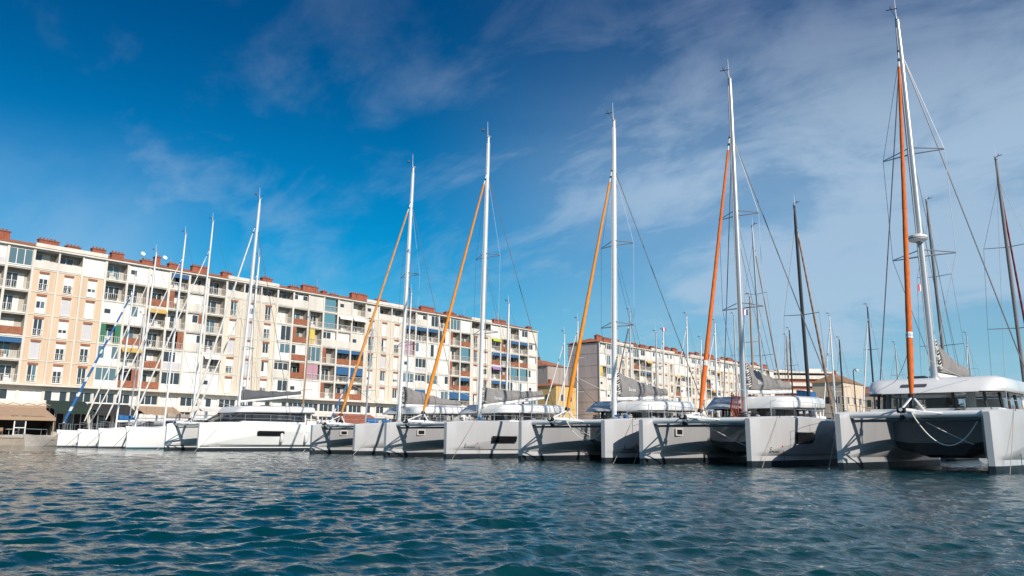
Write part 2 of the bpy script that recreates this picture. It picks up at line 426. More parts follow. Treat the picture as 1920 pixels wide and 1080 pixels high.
def cell_loggia(K, w, x0, x1, j, code, rnd, flat=False):
    """one bay of one floor: a real recess behind slab and pilasters, then what fills it"""
    z0, z1 = zfloor(j), ztop(j); D = 1.35; zf = z0+.16; zc_ = z1-.2
    top = j == 6
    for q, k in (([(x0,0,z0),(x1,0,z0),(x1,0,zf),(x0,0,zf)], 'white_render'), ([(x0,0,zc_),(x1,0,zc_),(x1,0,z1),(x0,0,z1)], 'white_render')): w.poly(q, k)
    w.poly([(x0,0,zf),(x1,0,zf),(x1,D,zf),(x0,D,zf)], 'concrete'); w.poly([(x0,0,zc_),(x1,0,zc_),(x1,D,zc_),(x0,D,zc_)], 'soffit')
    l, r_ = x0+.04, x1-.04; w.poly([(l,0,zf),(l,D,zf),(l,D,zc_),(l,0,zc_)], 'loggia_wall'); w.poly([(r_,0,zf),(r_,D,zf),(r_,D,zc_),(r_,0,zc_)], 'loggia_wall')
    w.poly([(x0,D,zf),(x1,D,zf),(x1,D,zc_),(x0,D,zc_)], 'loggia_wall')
    e = .13; a, b = x0+e, x1-e; H = zc_-zf
    c0 = code[0]
    opn = c0 in 'rbtcsyklueovBd'
    if opn:
        gl = rnd.choice(('glass_dark', 'glass_dark', 'glass_blue')); q0 = x0+.35+rnd.random()*.3; q1 = x1-.35-rnd.random()*.6
        m, s = door_unit(q0, q1, D-.04, zf+.02, min(2.15, H-.15), gl, 'curtain' if rnd.random() < .45 else None)
        K.add('balcony_door', m, s)
        if rnd.random() < .45: 
            m = MB(); xx = x0+.5+rnd.random()*1.6; m.box(xx-.3, xx+.3, .45, .9, zf, zf+.68+rnd.random()*.3, rnd.choice(('frame_white', 'canvas_green', 'teak', 'rail_white'))); 
            m.box(xx+.35, xx+.6, .5, .75, zf, zf+.45, 'frame_white'); K.add('balcony_table', m)
    if c0 in 'rbyklucseB' and 'T' not in code:
        K.add('balcony_railing', railing(a-.1, b+.1, zf, -.05, .95))
    if c0 == 't' or 'T' in code:
        K.add('brick_parapet', brick_screen(a-.1, b+.1, zf+.05, zf+.98, -.06))
    if c0 == 'c' or 'C' in code:
        xx = x0+.03+(.0 if rnd.random() < .5 else W-1.05); K.add('brick_screen', brick_screen(xx, xx+.95, zf, zc_, .08))
    if c0 == 'o':
        m = MB(); m.box(a-.14, b+.14, -.07, .05, zf-.05, zf+1.0, 'white_render'); K.add('parapet', m)
    if c0 == 'w':
        m = MB(); m.box(a-.14, b+.14, -.06, .05, zf-.05, zf+1.15, 'white_render'); K.add('parapet', m)
        m, s = door_unit(a, b, .25, zf+1.15, H-1.3, 'glass_dark', 'curtain'); K.add('strip_window', m, s)
    if c0 == 'g':
        low = rnd.choice((.05, .75, .95)); m, s = door_unit(a, b, .06, zf+low, H-low-.02, rnd.choice(('glass_dark', 'glass_blue', 'glass_blue')), 'curtain')
        if low > .5: m.box(a, b, .0, .08, zf, zf+low, 'shutter_white' if rnd.random() < .6 else 'shutter_grey')
        K.add('glazed_bay', m, s)
    if c0 == 'p':
        m = MB(); y = -.02; kk = rnd.choice(('shutter_white', 'shutter_white', 'white_render'))
        m.box(a, b, y, y+.08, zf, zc_, kk)
        for i in range(1, 4): m.box(a, b, y-.012, y, zf+H*i/4-.015, zf+H*i/4+.015, 'shutter_grey')
        if rnd.random() < .35: m.box(a+.3, a+1.1, y-.02, y-.001, zf+1.1, zf+1.7, 'glass_dark')
        K.add('infill_panel', m)
    if c0 == 's':
        for q in (a, b-.75):
            m = MB(); m.box(q, q+.75, -.02, .04, zf+.02, zc_-.02, 'shutter_green'); 
            for i in range(1, 14): m.box(q+.06, q+.69, -.03, -.02, zf+H*i/14-.02, zf+H*i/14+.02, 'shutter_green')
            K.add('shutter', m)
    aw = {'b': 'awning_blue', 'l': 'awning_lime', 'u': 'awning_purple', 'B': 'awning_blue', 'v': 'shutter_white', 'd': 'awning_yellow'}
    if c0 in aw:
        if c0 in 'bB': K.add('awning', front_awning(a, b, zc_-(.62 if c0 == 'b' else 1.35), zc_, aw[c0]))
        else: K.add('awning', awning(a, b, zc_, aw[c0], .7, .55))
        if c0 in 'vd' : K.add('balcony_railing', railing(a-.1, b+.1, zf, -.05, .95))
    bl = {'y': 'blind_yellow', 'k': 'blind_pink', 'e': 'blind_teal'}
    if c0 in bl:
        m = MB(); m.box(a, a+(b-a)*(.55 if c0 == 'y' else .9), .1, .13, zf+.05, zc_, bl[c0])
        for i in range(1, 7): m.box(a, a+.02, .08, .1, zf+.3*i, zf+.3*i+.05, bl[c0])
        K.add('blind', m)
    if 'W' in code: m = MB(); m.box(a+.4, b-.2, .2, .23, zf+.05, zc_-.01, 'blind_wine'); K.add('blind', m)

def building(name, X0, label, plan, depth, chims, seed, n_first, end_mat='white_render', dishes=()):
    """plan: list of bays; a bay is 'P'/'C' (window bay, peach or cream) or a list of six loggia codes, top floor first"""
    rnd = random.Random(seed)
    root = thing(name, (X0, 114.1, G), label, 'apartment building')
    K = Kit(); w = MB(); n = len(plan); T = n*W; zt = ztop(6)
    for i, bay in enumerate(plan):
        x0, x1 = i*W, (i+1)*W
        if bay[0] in 'PC' and isinstance(bay, str):
            for j in range(1, 6): cell_window(K, w, x0, x1, j, 'peach_render' if bay[0] == 'P' else 'cream_render', rnd)
            cell_loggia(K, w, x0, x1, 6, bay[1] if len(bay) > 1 else 'o', rnd)
        else:
            for j in range(6, 0, -1): cell_loggia(K, w, x0, x1, j, bay[6-j], rnd)
    # lower storeys: mezzanine band windows and the shopfronts under the long balcony slab
    w.box(0, T, 0., .3, 0, .5, 'concrete')
    for i in range(n):
        x0, x1 = i*W, (i+1)*W
        w.box(x0, x0+.32, -.02, .4, .5, ZL-.25, 'white_render')
        w.box(x0+.32, x1, 0, .35, 3.6, 4.35, 'white_render'); w.box(x0+.32, x1, 0, .35, 5.75, ZL-.25, 'white_render')
        m, s = door_unit(x0+.32, x1, .15, 4.35, 1.4, 'glass_dark', 'curtain' if rnd.random() < .3 else None); K.add('mezzanine_window', m, s)
        m, s = door_unit(x0+.32, x1, .3, .5, 3.1, 'glass_dark', 'dark_interior'); K.add('shopfront', m, s)
    w.box(0, T, -1.0, .3, ZL-.25, ZL-.02, 'white_render')
    # body behind the facade
    w.poly([(0,0,0),(0,depth,0),(0,depth,zt),(0,0,zt)], end_mat); w.poly([(T,0,0),(T,depth,0),(T,depth,zt),(T,0,zt)], end_mat)
    w.poly([(0,depth,0),(T,depth,0),(T,depth,zt),(0,depth,zt)], 'white_render')
    w.poly([(0,1.4,0),(T,1.4,0),(T,1.4,ZL),(0,1.4,ZL)], 'dark_interior')
    for j in range(1, 7):
        z = zfloor(j); w.box(-.04, -.003, .3, depth, z-.05, z+.03, 'concrete')
    # string courses, pilasters
    runs = []; i = 0
    while i < n:
        isw = isinstance(plan[i], str); k = i
        while k < n and isinstance(plan[k], str) == isw: k += 1
        runs.append((i, k, isw)); i = k
    for a, b, isw in runs:
        for j in range(2, 7):
            z = zfloor(j); w.box(a*W+.0, b*W-.0, -.07 if isw else -.10, -.004, z-.07, z+.05, 'white_render')
    w.build('facade', root)
    for i in range(n+1):
        m = MB(); isw = (i < n and isinstance(plan[i], str)) and (i > 0 and isinstance(plan[i-1], str))
        hw = .10 if isw else .15
        m.box(i*W-hw, i*W+hw, -.17, -.003, ZL-.02, zt, 'white_render'); K.add('pilaster', m)
    c = MB(); c.box(-.2, T+.2, -.42, .3, zt, zt+.22, 'white_render'); c.build('cornice', root)
    for a, b, isw in runs:
        if isw: m = MB(); m.box(a*W, b*W, -.30, .1, zt+.22, zt+.80, 'white_render'); K.add('attic_band', m)
    r = MB(); ry = depth/2; rz = zt+.24+.27*(ry+.5)
    r.poly([(-.3,-.5,zt+.24),(T+.3,-.5,zt+.24),(T-3,ry,rz),(3,ry,rz)], 'roof_tile'); r.poly([(-.3,depth+.5,zt+.24),(T+.3,depth+.5,zt+.24),(T-3,ry,rz),(3,ry,rz)], 'roof_tile')
    r.poly([(-.3,-.5,zt+.24),(-.3,depth+.5,zt+.24),(3,ry,rz)], 'roof_tile'); r.poly([(T+.3,-.5,zt+.24),(T+.3,depth+.5,zt+.24),(T-3,ry,rz)], 'roof_tile')
    ro = r.build('roof', root)
    for cx_, cz, wd in chims:
        m = MB(); x = cx_-X0; z1 = cz-G; y0 = 2.2+rnd.random()*.8; k = 'chimney_brick'
        m.box(x-wd/2, x+wd/2, y0, y0+.75, zt+.4, z1-.25, k); m.box(x-wd/2-.08, x+wd/2+.08, y0-.08, y0+.83, z1-.25, z1-.1, 'chimney_cap')
        q = x-wd/2+.2
        while q < x+wd/2-.1: m.tube([(q, y0+.37, z1-.1), (q, y0+.37, z1+.18)], .12, 'chimney_brick', 6); q += .45
        m.build('chimney', ro)
    for i in range(10):
        x = rnd.uniform(2, T-2); y = rnd.uniform(2, 4); z = zt+1.; h = rnd.uniform(1.6, 3.); m = MB(); m.tube([(x,y,z),(x,y,z+h)], .03, 'alu_grey', 4)
        for q in range(3): m.tube([(x-.5+.1*q,y,z+h-.15-.3*q),(x+.5-.1*q,y,z+h-.15-.3*q)], .02, 'alu_grey', 4)
        m.build('aerial', ro)
        if i < len(dishes):
            x = dishes[i]; y = 2.2; z = zt+1.3; m = MB(); m.tube([(x,y,z),(x,y,z+.9)], .03, 'alu_grey', 4); m.tube([(x,y-.1,z+1.),(x,y-.2,z+1.05)], [.1,.34], 'frame_white', 10); m.build('satellite_dish', ro)
    K.flush(root)
    return root

X0 = 32.4 - 2*3.035
P, C = 'P', 'C'
plan1 = [['g','r','r','r','b','r'], ['g','r','r','r','b','r'], ['g','r','r','rT','b','r'],
  'Po', 'Po', 'Pp',
  ['r','r','p','s','g','g'], ['p','r','g','t','d','tC'], ['p','t','d','r','t','t'], ['b','rC','r','rC','gW','g'], ['o','w','wC','w','p','p'], ['r','r','r','r','v','p'],
  'Co', 'Co', 'Co',
  ['o','r','g','g','w','g'], ['w','t','tC','gT','tC','p'], ['p','r','y','g','kW','p'], ['e','e','w','rC','r','rC'], ['p','v','w','bT','B','t'], ['r','v','p','bT','B','t'],
  'Cp', 'Co', 'Co',
  ['r','b','k','p','g','g'], ['w','b','g','g','w','B'], ['g','b','g','g','g','g'], ['r','g','p','g','g','g'], ['g','cC','r','rC','tC','B'], ['p','t','e','t','bT','B'],
  'Co', 'Co', 
  ['p','l','bT','u','b','r'], ['p','tC','b','tT','b','g'], ['r','b','bT','e','g','g'], ['g','b','t','e','g','g'], ['p','w','w','g','p','g']]
ch1 = [(32.0, 27.5, 2.4), (37.9, 27.2, 2.5), (41.0, 26.9, 1.8), (44.4, 27.2, 1.8), (46.9, 27.0, 1.7), (51.2, 26.7, 1.5), (52.9, 27.6, .8), (55.6, 27.0, 1.6), (59.6, 27.2, 2.6), (64.1, 27.0, 1.6), (71.3, 27.2, 1.9), (76.7, 26.6, 1.8), (80.1, 27.2, 3.2), (82.9, 26.7, .9), (85.3, 26.5, 1.6), (90.4, 27.2, 3.6), (95.7, 26.8, 2.6), (100.5, 26.5, 2.), (107.6, 27.0, 3.6), (114.5, 26.8, 3.), (118.1, 26.5, 2.), (129.6, 27.0, 4.), (139.5, 26.6, 1.4)]
building('apartment_building', X0, 'long six storey apartment block with peach and cream walls, many balconies and terracotta chimneys', plan1, 12, ch1, 3, 0, dishes=(50.3-X0, 53.6-X0))
rb = random.Random(5)
def rc(): return [rb.choice('ggwrg')] + [rb.choice(('r','g','w','p','t','r','d','rC','b','p')) for _ in range(5)]
plan2 = [['w','p','y','p','w','p'], ['g','g','g','w','p','g']]
for q in range(5): plan2 += ['Cg','Cg','Cw','Cg'][:3+q % 2] + [rc() for _ in range(3)]
ch2 = [(163.5+3+i*4.3+rb.uniform(-.6,.6), rb.uniform(26.6, 27.5), rb.uniform(1.8, 3.8)) for i in range(24)]
building('apartment_building', 163., 'more distant white apartment block with a bare grey brown end wall and dark red chimneys', plan2, 9.6, ch2, 9, 0, 'endwall')

# ------------------------------------------------------------------ boats: shared pieces
def lerp_tab(tab, x):
    for (a, p), (b, q) in zip(tab, tab[1:]):
        if x <= b: t = max(0, (x-a)/(b-a)); return p + (q-p)*t
    return tab[-1][1]
def wire(name, a, b, r, k, parent, sag=0., n=4, seg=10):
    m = MB(); a, b = Vector(a), Vector(b)
    if sag: pts = [a.lerp(b, i/seg) + Vector((0, 0, -sag*4*(i/seg)*(1-i/seg))) for i in range(seg+1)]
    else: pts = [a, b]
    m.tube(pts, r, k, n); return m.build(name, parent, 60)
def masthead(parent, x, y, z, s=1., k='wire'):
    m = MB(); m.tube([(x-.05,y,z), (x-.08,y,z+1.0*s)], [.018, .008], 'mast_white', 5); m.build('antenna', parent)
    m = MB(); m.tube([(x,y,z), (x-.35*s,y+.1,z+.32*s)], .014, k, 4); m.tube([(x-.35*s,y-.14,z+.3*s), (x-.35*s,y+.3,z+.36*s)], .022, k, 4)
    m.box(x-.46*s, x-.27*s, y+.09, y+.115, z+.36*s, z+.46*s, k); m.build('wind_vane', parent)
    m = MB(); m.tube([(x,y,z-.02), (x,y,z+.05), (x+.22*s,y,z+.08)], [.1, .08, .04], 'mast_alu', 6); m.build('mast_light', parent)
def spreaders(parent, x, y, z, half, aft, k='mast_alu', vee=True, r=.035):
    m = MB()
    for s in (1, -1):
        m.tube([(x, y, z), (x+aft, y+s*half, z+.03)], [r, r*.7], k, 5)
        if vee: m.tube([(x-.06, y, z+.26), (x+aft, y+s*half, z+.05)], [r*.75, r*.6], k, 5)
    return m.build('spreader', parent)
def tapered_mast(parent, base, top, r, k, ry=.72):
    m = MB(); b, t = Vector(base), Vector(top)
    m.tube([b, b.lerp(t, .62), b.lerp(t, .9), t], [r, r, r*.86, r*.62], k, 12, ry=ry)
    m.tube([b-Vector((0,0,.02)), b+Vector((0,0,.14))], r*1.35, 'mast_alu', 10)
    return m.build('mast', parent, 50)
def rolled_sail(parent, a, b, r0, r1, k, top_gap=.06, name='furled_headsail'):
    a, b = Vector(a), Vector(b); m = MB(); n = 26; pts = []; rad = []
    for i in range(n+1):
        t = i/n; pts.append(a.lerp(b, t)); e = min(1, t*14)
        rad.append((r0+(r1-r0)*t**.9)*(.55+.45*e)*(1+.05*math.sin(i*2.3)))
    m.tube(pts, rad, k, 9); o = m.build(name, parent, 60)
    d = (b-a); q = MB(); q.tube([b, b+d*top_gap], [r1*.55, r1*.4], 'mast_white', 6); q.tube([b+d*top_gap*.35, b+d*top_gap*.5], r1*.9, 'black_rubber', 6)
    q.tube([b+d*top_gap*.9, b+d*top_gap], r1*.9, 'black_rubber', 6)
    q.build('furler_foil', parent)
    q = MB(); q.tube([a-d*.010, a], r0*1.05, 'black_rubber', 10); q.build('furler_drum', parent)
    return o
def boom_cover(parent, x0, x1, y, z0, z1, h0, h1, k, half=.2, name='sail_bag', boomk='mast_white'):
    m = MB(); n = 14; rows = []
    for i in range(n+1):
        t = i/n; x = x0+(x1-x0)*t; zb = z0+(z1-z0)*t; h = h1 + (h0-h1)*(1-t)**1.5 + .03*math.sin(i*1.9); w = half*(1-.45*t)
        rows.append([(x, y-w*.55, zb), (x, y-w, zb+h*.22), (x, y-w*.92, zb+h*.5), (x, y-w*.35, zb+h*.9), (x, y, zb+h), (x, y+w*.35, zb+h*.9), (x, y+w*.92, zb+h*.5), (x, y+w, zb+h*.22), (x, y+w*.55, zb)])
    i0 = m.grid(rows, k, True); nn = 9
    m.f.append(tuple(i0+n*nn+j for j in range(nn))); m.m.append(m.mi(k)); m.f.append(tuple(i0+j for j in range(nn))); m.m.append(m.mi(k))
    o = m.build(name, parent, 40)
    b = MB(); b.tube([(x0-.25, y, z0-.12), (x1+.15, y, z1-.12)], [.11, .085], boomk, 8); b.build('boom', parent, 50)
    return o

# ------------------------------------------------------------------ cruising catamarans
WD = [(0,.10),(.25,.20),(.8,.36),(1.6,.53),(2.6,.69),(3.8,.83),(5.2,.93),(7,1.),(9.2,1.),(11.4,.9)]
def cat(loc, label, group, P):
    root = thing('catamaran', loc, label, 'catamaran', group)
    gk = P.get('gel', 'gel_grey'); hs = P.get('half', 2.35); LOA = P.get('loa', 11.4); fb = P.get('fb', 1.86); sc = LOA/11.4; big = P.get('big', False)
    def zd(x): return fb*lerp_tab([(0,.965),(.5,1.),(2,1.035),(5,1.04),(8,1.),(11.4,.90)], x/sc)
    def wd(x): return lerp_tab(WD, x/sc)
    xs = [0,.12,.35,.7,1.2,1.8,2.6,3.6,4.8,6.2,7.8,9.4,10.8,11.4]; xs = [x*sc for x in xs]
    skin_f = {}
    for side in (1, -1):                       # +1 starboard, -1 port (the boat heads towards -x)
        m = MB(); rows = []
        for x in xs:
            d = wd(x); z = zd(x); s = min(1, x/1.6)
            zk = .55 + (fb*.70-.55)*min(1, max(0, x/sc-.6)/4.6); ch = .45
            fl = 1-.35*s; wl = 1-.42*s
            o_ = [(d*.86, z+.02), (d, z-.05), (d*1.0, zk+.05), (d*(1-.015*s), zk), (d*(fl+.05*s), ch+.03), (d*fl-.075*s, ch-.03), (d*wl, .24), (d*wl*.97, 0.), (.04, -.5 if x > .3 else -.2)]
            i_ = [(-d*.8, z+.02), (-d*.90, z-.05), (-d*.90, zk), (-d*.87, min(ch+.34, zk-.04)), (-d*.87*(fl+.05*s), min(ch+.03, zk-.06)), (-d*.87*fl+.075*s, ch-.03), (-d*wl*.9, .24), (-d*wl*.88, 0.), (-.04, -.5 if x > .3 else -.2)]
            ring = [(x, side*(hs+a), b) for a, b in o_] + [(x, side*(hs+a), b) for a, b in i_[::-1]]
            rows.append(ring)
        st = P.get('stripe')
        def kf(a, b):
            if b == 17: return 'deck_white'
            if b in (6, 7, 8, 9, 10): return 'antifoul'
            if st and b in (5, 11): return gk
            return gk
        i0 = m.grid(rows, gk, True, kf); nn = 18
        for q in (0, (len(rows)-1)*nn):
            for j in range(8): m.f.append((i0+q+j, i0+q+j+1, i0+q+16-j, i0+q+17-j)); m.m.append(m.mi('antifoul' if j >= 6 else gk))
        hull = m.build('hull', root, 28)
        bvh = BVHTree.FromPolygons([Vector(p) for p in m.v], m.f)
        def skin_y(x, z, sgn, bvh=bvh, side=side):
            h = bvh.ray_cast(Vector((x, side*hs+sgn*3., z)), Vector((0, -sgn, 0)))
            return h[0].y if h[0] else side*hs+sgn*.5
        def outer_y(x, z): return skin_y(x, z, side)
        skin_f[side] = lambda x, f=skin_y, q=side: f(x, 1.1, q)
        def window(x0, x1, z0, z1, k, name, rim=None):
            cr = .09; pts = []
            for cx_, cz_, a0 in ((x1-cr, z1-cr, 0), (x0+cr, z1-cr, 90), (x0+cr, z0+cr, 180), (x1-cr, z0+cr, 270)):
                for q in range(5): an = R(a0+q*22.5); pts.append((cx_+cr*math.cos(an), cz_+cr*math.sin(an)))
            w = MB(); off = side*.04; nx = 12; rows = []
            for i in range(nx+1):
                x = x0+(x1-x0)*i/nx; e = max(0, cr-min(x-x0, x1-x)); iz = cr-math.sqrt(max(0, cr*cr-e*e))
                rows.append([(x, outer_y(x, z)+off, z) for z in (z0+iz, (z0+z1)/2, z1-iz)])
            w.grid(rows, k)
            if rim:
                for (xa, za), (xb, zb) in zip(pts, pts[1:]+pts[:1]):
                    w.tube([(xa, outer_y(xa, za)+off, za), (xb, outer_y(xb, zb)+off, zb)], .018, rim, 4, cap=False)
            return w.build(name, hull)
        if st:                                  # dark band low on the topsides
            for s2 in (1, -1):
                b = MB(); b.grid([[(x, skin_y(x, z, s2)+s2*.010, z) for z in (.31, .36, .41)] for x in np.linspace(.1, LOA-.1, 40)], 'stripe_dark'); b.build('stripe', hull)
        for (a, b, c, d_) in P.get('ports', []): window(a, b, c, d_, 'hull_glass', 'hull_window', 'black_rubber')
        if P.get('text'):
            tx, tz, ts = P['text_at']; y = outer_y(tx, tz)
            x2 = tx+1.; dy = (outer_y(x2, tz)-y); zk2 = outer_y(tx, tz+.2)-y
            if side < 0: mt = face_mtx((tx, y-.03, tz), (1, dy, 0), (0, zk2, .2))
            else: mt = face_mtx((tx+ts*3.2, outer_y(tx+ts*3.2, tz)+.03, tz), (-1, -dy, 0), (0, zk2, .2))
            text_part('lettering', P['text'], ts, P.get('text_k', 'text_dark'), hull, mt, .35, .003)
            if P.get('dot'):
                q = MB(); q.tube([(tx+ts*3.0, outer_y(tx+ts*3.0, tz+ts*.8), tz+ts*.8), (tx+ts*3.0, outer_y(tx+ts*3.0, tz+ts*.8)+side*.012, tz+ts*.8)], ts*.14, 'red_dot', 8); q.build('emblem', hull)
        if P.get('hatch') and side > 0:         # small framed light in the inner face
            hx = 1.85; yy = min(skin_y(hx+q_, 1.34, -side) for q_ in (0, .5))+.012
            q = MB(); q.box(hx-.05, hx+.55, yy-.04, yy-.012, 1.18, 1.50, 'frame_white'); q.box(hx+.03, hx+.47, yy-.05, yy-.041, 1.24, 1.44, 'black_rubber'); q.build('hatch', hull)
        # bow cleat and fairlead
        q = MB(); q.box(.85, 1.1, side*hs-.03, side*hs+.03, zd(1)+.05, zd(1)+.09, 'alu_grey'); q.box(.95, 1., side*hs-.02, side*hs+.02, zd(1)+.02, zd(1)+.05, 'alu_grey'); q.build('cleat', hull)
        # guard rail
        q = MB(); gx = [1.3, 3.0, 4.9, 6.8, 8.7]; last = None
        for x in [v*sc for v in gx]:
            p0 = Vector((x, side*(hs+wd(x)*.86), zd(x))); p1 = p0+Vector((0, 0, .62)); q.tube([p0, p1], .015, 'alu_grey', 5)
            if last: q.tube([last[0], p1], .008, 'wire_light', 4); q.tube([last[1], p0+Vector((0,0,.32))], .008, 'wire_light', 4)
            last = (p1, p0+Vector((0,0,.32)))
        q.build('guard_rail', root)
        # mooring lines from the bow down to the harbour bed
        for (xa, ya, xb, yb, k) in ((1.6, .45, -.1, .7, 'sail_tan'), (1.75, .46, 2.2, .8, 'rope_dark')) if not P.get('few_lines') else ((1.6, .45, -.6, .7, 'rope_white'),):
            y0 = side*hs+side*wd(xa)*.98
            wire('mooring_line', (xa, y0, zd(xa)+.03), (xb, side*(hs+ya), -.2), .011, k, root, sag=.06)
    # bridge deck with a raked front and a central nacelle
    bx = P.get('bridge', 4.5)*sc; m = MB(); yi = hs-.62; rows = []
    for x, zb, zt_ in ((bx, .95, zd(bx)-.06), (bx+.35, .68, zd(bx)-.01), (bx+1.2, .56, zd(bx)), (10.6*sc, .50, zd(10.6*sc))):
        rows.append([(x, -yi, zt_), (x, -yi, zb+.12), (x, -1.1, zb), (x, -.7, zb-.16 if x > bx+.2 else zb), (x, .7, zb-.16 if x > bx+.2 else zb), (x, 1.1, zb), (x, yi, zb+.12), (x, yi, zt_)])
    sk = P.get('bridgek', 'bridge_shade_grey'); i0 = m.grid(rows, sk, True, lambda a, b: 'deck_white' if b == 7 else sk)
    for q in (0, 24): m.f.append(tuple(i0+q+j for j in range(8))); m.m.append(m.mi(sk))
    m.build('bridge_deck', root)
    # forward crossbeam, striker rod, bowsprit, netting
    zb = zd(.62)-.10; m = MB(); m.tube([(.62, -hs+.1, zb), (.62, hs-.1, zb)], .115, P.get('beam', 'mast_white'), 10); m.build('crossbeam', root, 50)
    m = MB(); m.tube([(.66, -hs+.2, zb-.20), (.66, hs-.2, zb-.20)], .05, 'stripe_dark', 8); m.box(.6, .7, -hs+.22, -hs+.3, zb-.2, zb, 'stripe_dark'); m.box(.6, .7, hs-.3, hs-.22, zb-.2, zb, 'stripe_dark'); m.build('striker_rod', root)
    m = MB(); tip = (-.75, 0, zb+.12); m.tube([(bx, 0, zb-.05), (.6, 0, zb+.13), tip], [.06, .07, .06], P.get('beam', 'mast_white'), 8); m.build('bowsprit', root)
    m = MB()
    for s in (1, -1): m.tube([(tip[0]+.05, 0, tip[2]), (.6, s*1.0, zb+.02)], .03, 'mast_white', 6)
    m.build('bowsprit_brace', root)
    m = MB(); net_y = hs-.75; m.poly([(.75,-net_y,zb+.02),(bx,-net_y,zb+.02),(bx,net_y,zb+.02),(.75,net_y,zb+.02)], 'netting')
    m.box(.75, bx, -.24, .24, zb-.02, zb+.05, 'deck_white')
    for y in (-net_y, net_y): m.tube([(.75,y,zb+.02),(bx,y,zb+.02)], .018, 'rope_dark', 4)
    m.build('trampoline', root)
    # anchor hanging at the roller
    m = MB(); ax = tip[0]+.15
    m.tube([(ax+.45, 0, tip[2]-.10), (ax-.12, 0, tip[2]-.16)], .03, 'alu_grey', 6)
    m.poly([(ax-.15, 0, tip[2]-.1), (ax+.22, .2, tip[2]-.38), (ax+.3, 0, tip[2]-.30)], 'stripe_dark'); m.poly([(ax-.15, 0, tip[2]-.1), (ax+.22, -.2, tip[2]-.38), (ax+.3, 0, tip[2]-.30)], 'stripe_dark')
    m.tube([(ax-.05, -.13, tip[2]-.02), (ax-.05, .13, tip[2]-.02)], .09, 'black_rubber', 8); m.build('anchor', root)
    # A-frame carrying the forestay
    tk = P['tack']; m = MB()
    for s in (1, -1):
        m.tube([(.62, s*.42, zb+.08), (tk[0]-.02, s*.05, tk[1]-.1)], .035, 'mast_white', 6)
    m.tube([(tip[0]+.25, 0, tip[2]+.05), (tk[0]-.05, 0, tk[1]-.12)], .03, 'mast_white', 6); m.build('striker_frame', root)
    # mast and rig
    mx, mz = P['mast']; tx, tz = P['top']; mk = P.get('mastk', 'mast_white')
    tapered_mast(root, (mx, 0, mz), (tx, 0, tz), P.get('mr', .135), mk); masthead(root, tx, 0, tz)
    def on_mast(z): t = (z-mz)/(tz-mz); return mx+(tx-mx)*t
    jb = P['jib']; rolled_sail(root, (tk[0], 0, tk[1]), (jb[0], 0, jb[1]), P.get('jr', .11), .055, P.get('jibk', 'sail_orange'))
    q0 = Vector((tk[0], 0, tk[1])); q1 = Vector((jb[0], 0, jb[1])); m = MB()      # maker's patch and sheets of the furled sail
    if P.get('patch'):
        pp = q0.lerp(q1, .15); m.tube([pp, pp+(q1-q0)*.016], P.get('jr', .11)*1.0, 'text_white', 9); m.tube([pp+(q1-q0)*.004, pp+(q1-q0)*.011], P.get('jr', .11)*1.02, 'visor_grey', 9); m.build('sail_patch', root)
    for s in (1, -1): wire('jib_sheet', q0.lerp(q1, .13), (P['roof'][0]+1.3, s*1.7, P['roof'][4]-.25), .010, 'rope_dark' if s > 0 else 'rope_white', root, sag=.25)
    rs = random.Random(int(loc[1]*3))
    for i in range(5):
        m = MB(); ca = Vector((bx-.6+rs.uniform(-.25,.6), rs.uniform(-1.4,1.2), zd(bx)+.03)); ra = rs.uniform(.14,.22); k = rs.choice(('rope_white', 'rope_dark', 'canvas_blue'))
        m.tube([ca+Vector((ra*math.cos(2*PI*j/10)*(1-.01*j), ra*math.sin(2*PI*j/10)*(1-.01*j), .008*j)) for j in range(31)], .02, k, 4); m.build('coiled_rope', root)
    m = MB(); m.box(bx+.1, bx+.45, -.18, .18, zd(bx)-.05, zd(bx)+.22, 'alu_grey'); m.build('windlass', root)
    for s in (1, -1):                           # fenders along the outer topsides aft, hung from the rail
        for xf in (6.4, 8.6):
            y = skin_f[s](xf)+s*.13; m = MB(); m.tube([(xf,y,.62),(xf,y,.70),(xf,y,1.28),(xf,y,1.36)], [.05,.13,.13,.05], 'fender', 8); m.tube([(xf,y,1.34),(xf,y-s*.12,zd(xf)+.05)], .012, 'rope_dark', 4); m.build('fender', root, 50)
    hz_ = jb[1]+.9; wk = 'wire'
    if P.get('blue_stay'): wk = 'wire'
    for z, h in P['spr']: spreaders(root, on_mast(z), 0, z, h, .30)
    for s in (1, -1):
        wire('shroud', (on_mast(hz_), 0, hz_), (P.get('shx', 8.), s*(hs+.62), zd(8.)-.02), .024, wk, root)
        z1, h1 = P['spr'][0]; z2, h2 = P['spr'][-1]
        m = MB(); m.tube([(on_mast(hz_), 0, hz_), (on_mast(z1)+.3, s*h1, z1+.03), (on_mast(z2)+.3, s*h2, z2+.03), (on_mast(mz), s*.12, mz+.9)], .010, 'wire_light', 4); m.build('diamond_stay', root)
        wire('lazy_jack', (on_mast(z1)+.05, s*.08, z1-.4), (mx+3.4, s*.15, P['bag'][1]+.35), .009, 'wire', root)
    m = MB()
    for dx, dy in ((.16, .05), (.17, -.06), (-.15, .04)): m.tube([(tx+dx*.5, dy, tz-.4), (mx+dx, dy*2, mz+.5)], .011, 'rope_white', 4)
    m.build('halyard', root)
    if P.get('back_stay'): wire('topping_lift', (tx+.1, 0, tz), (P['bag'][2], 0, P['bag'][3]), .008, 'wire', root)
    bx0, bz0, bx1, bz1, bh0, bh1 = P['bag']
    bag = boom_cover(root, bx0, bx1, 0, bz0, bz1, bh0, bh1, P.get('bagk', 'sail_grey'), P.get('bagw', .24))
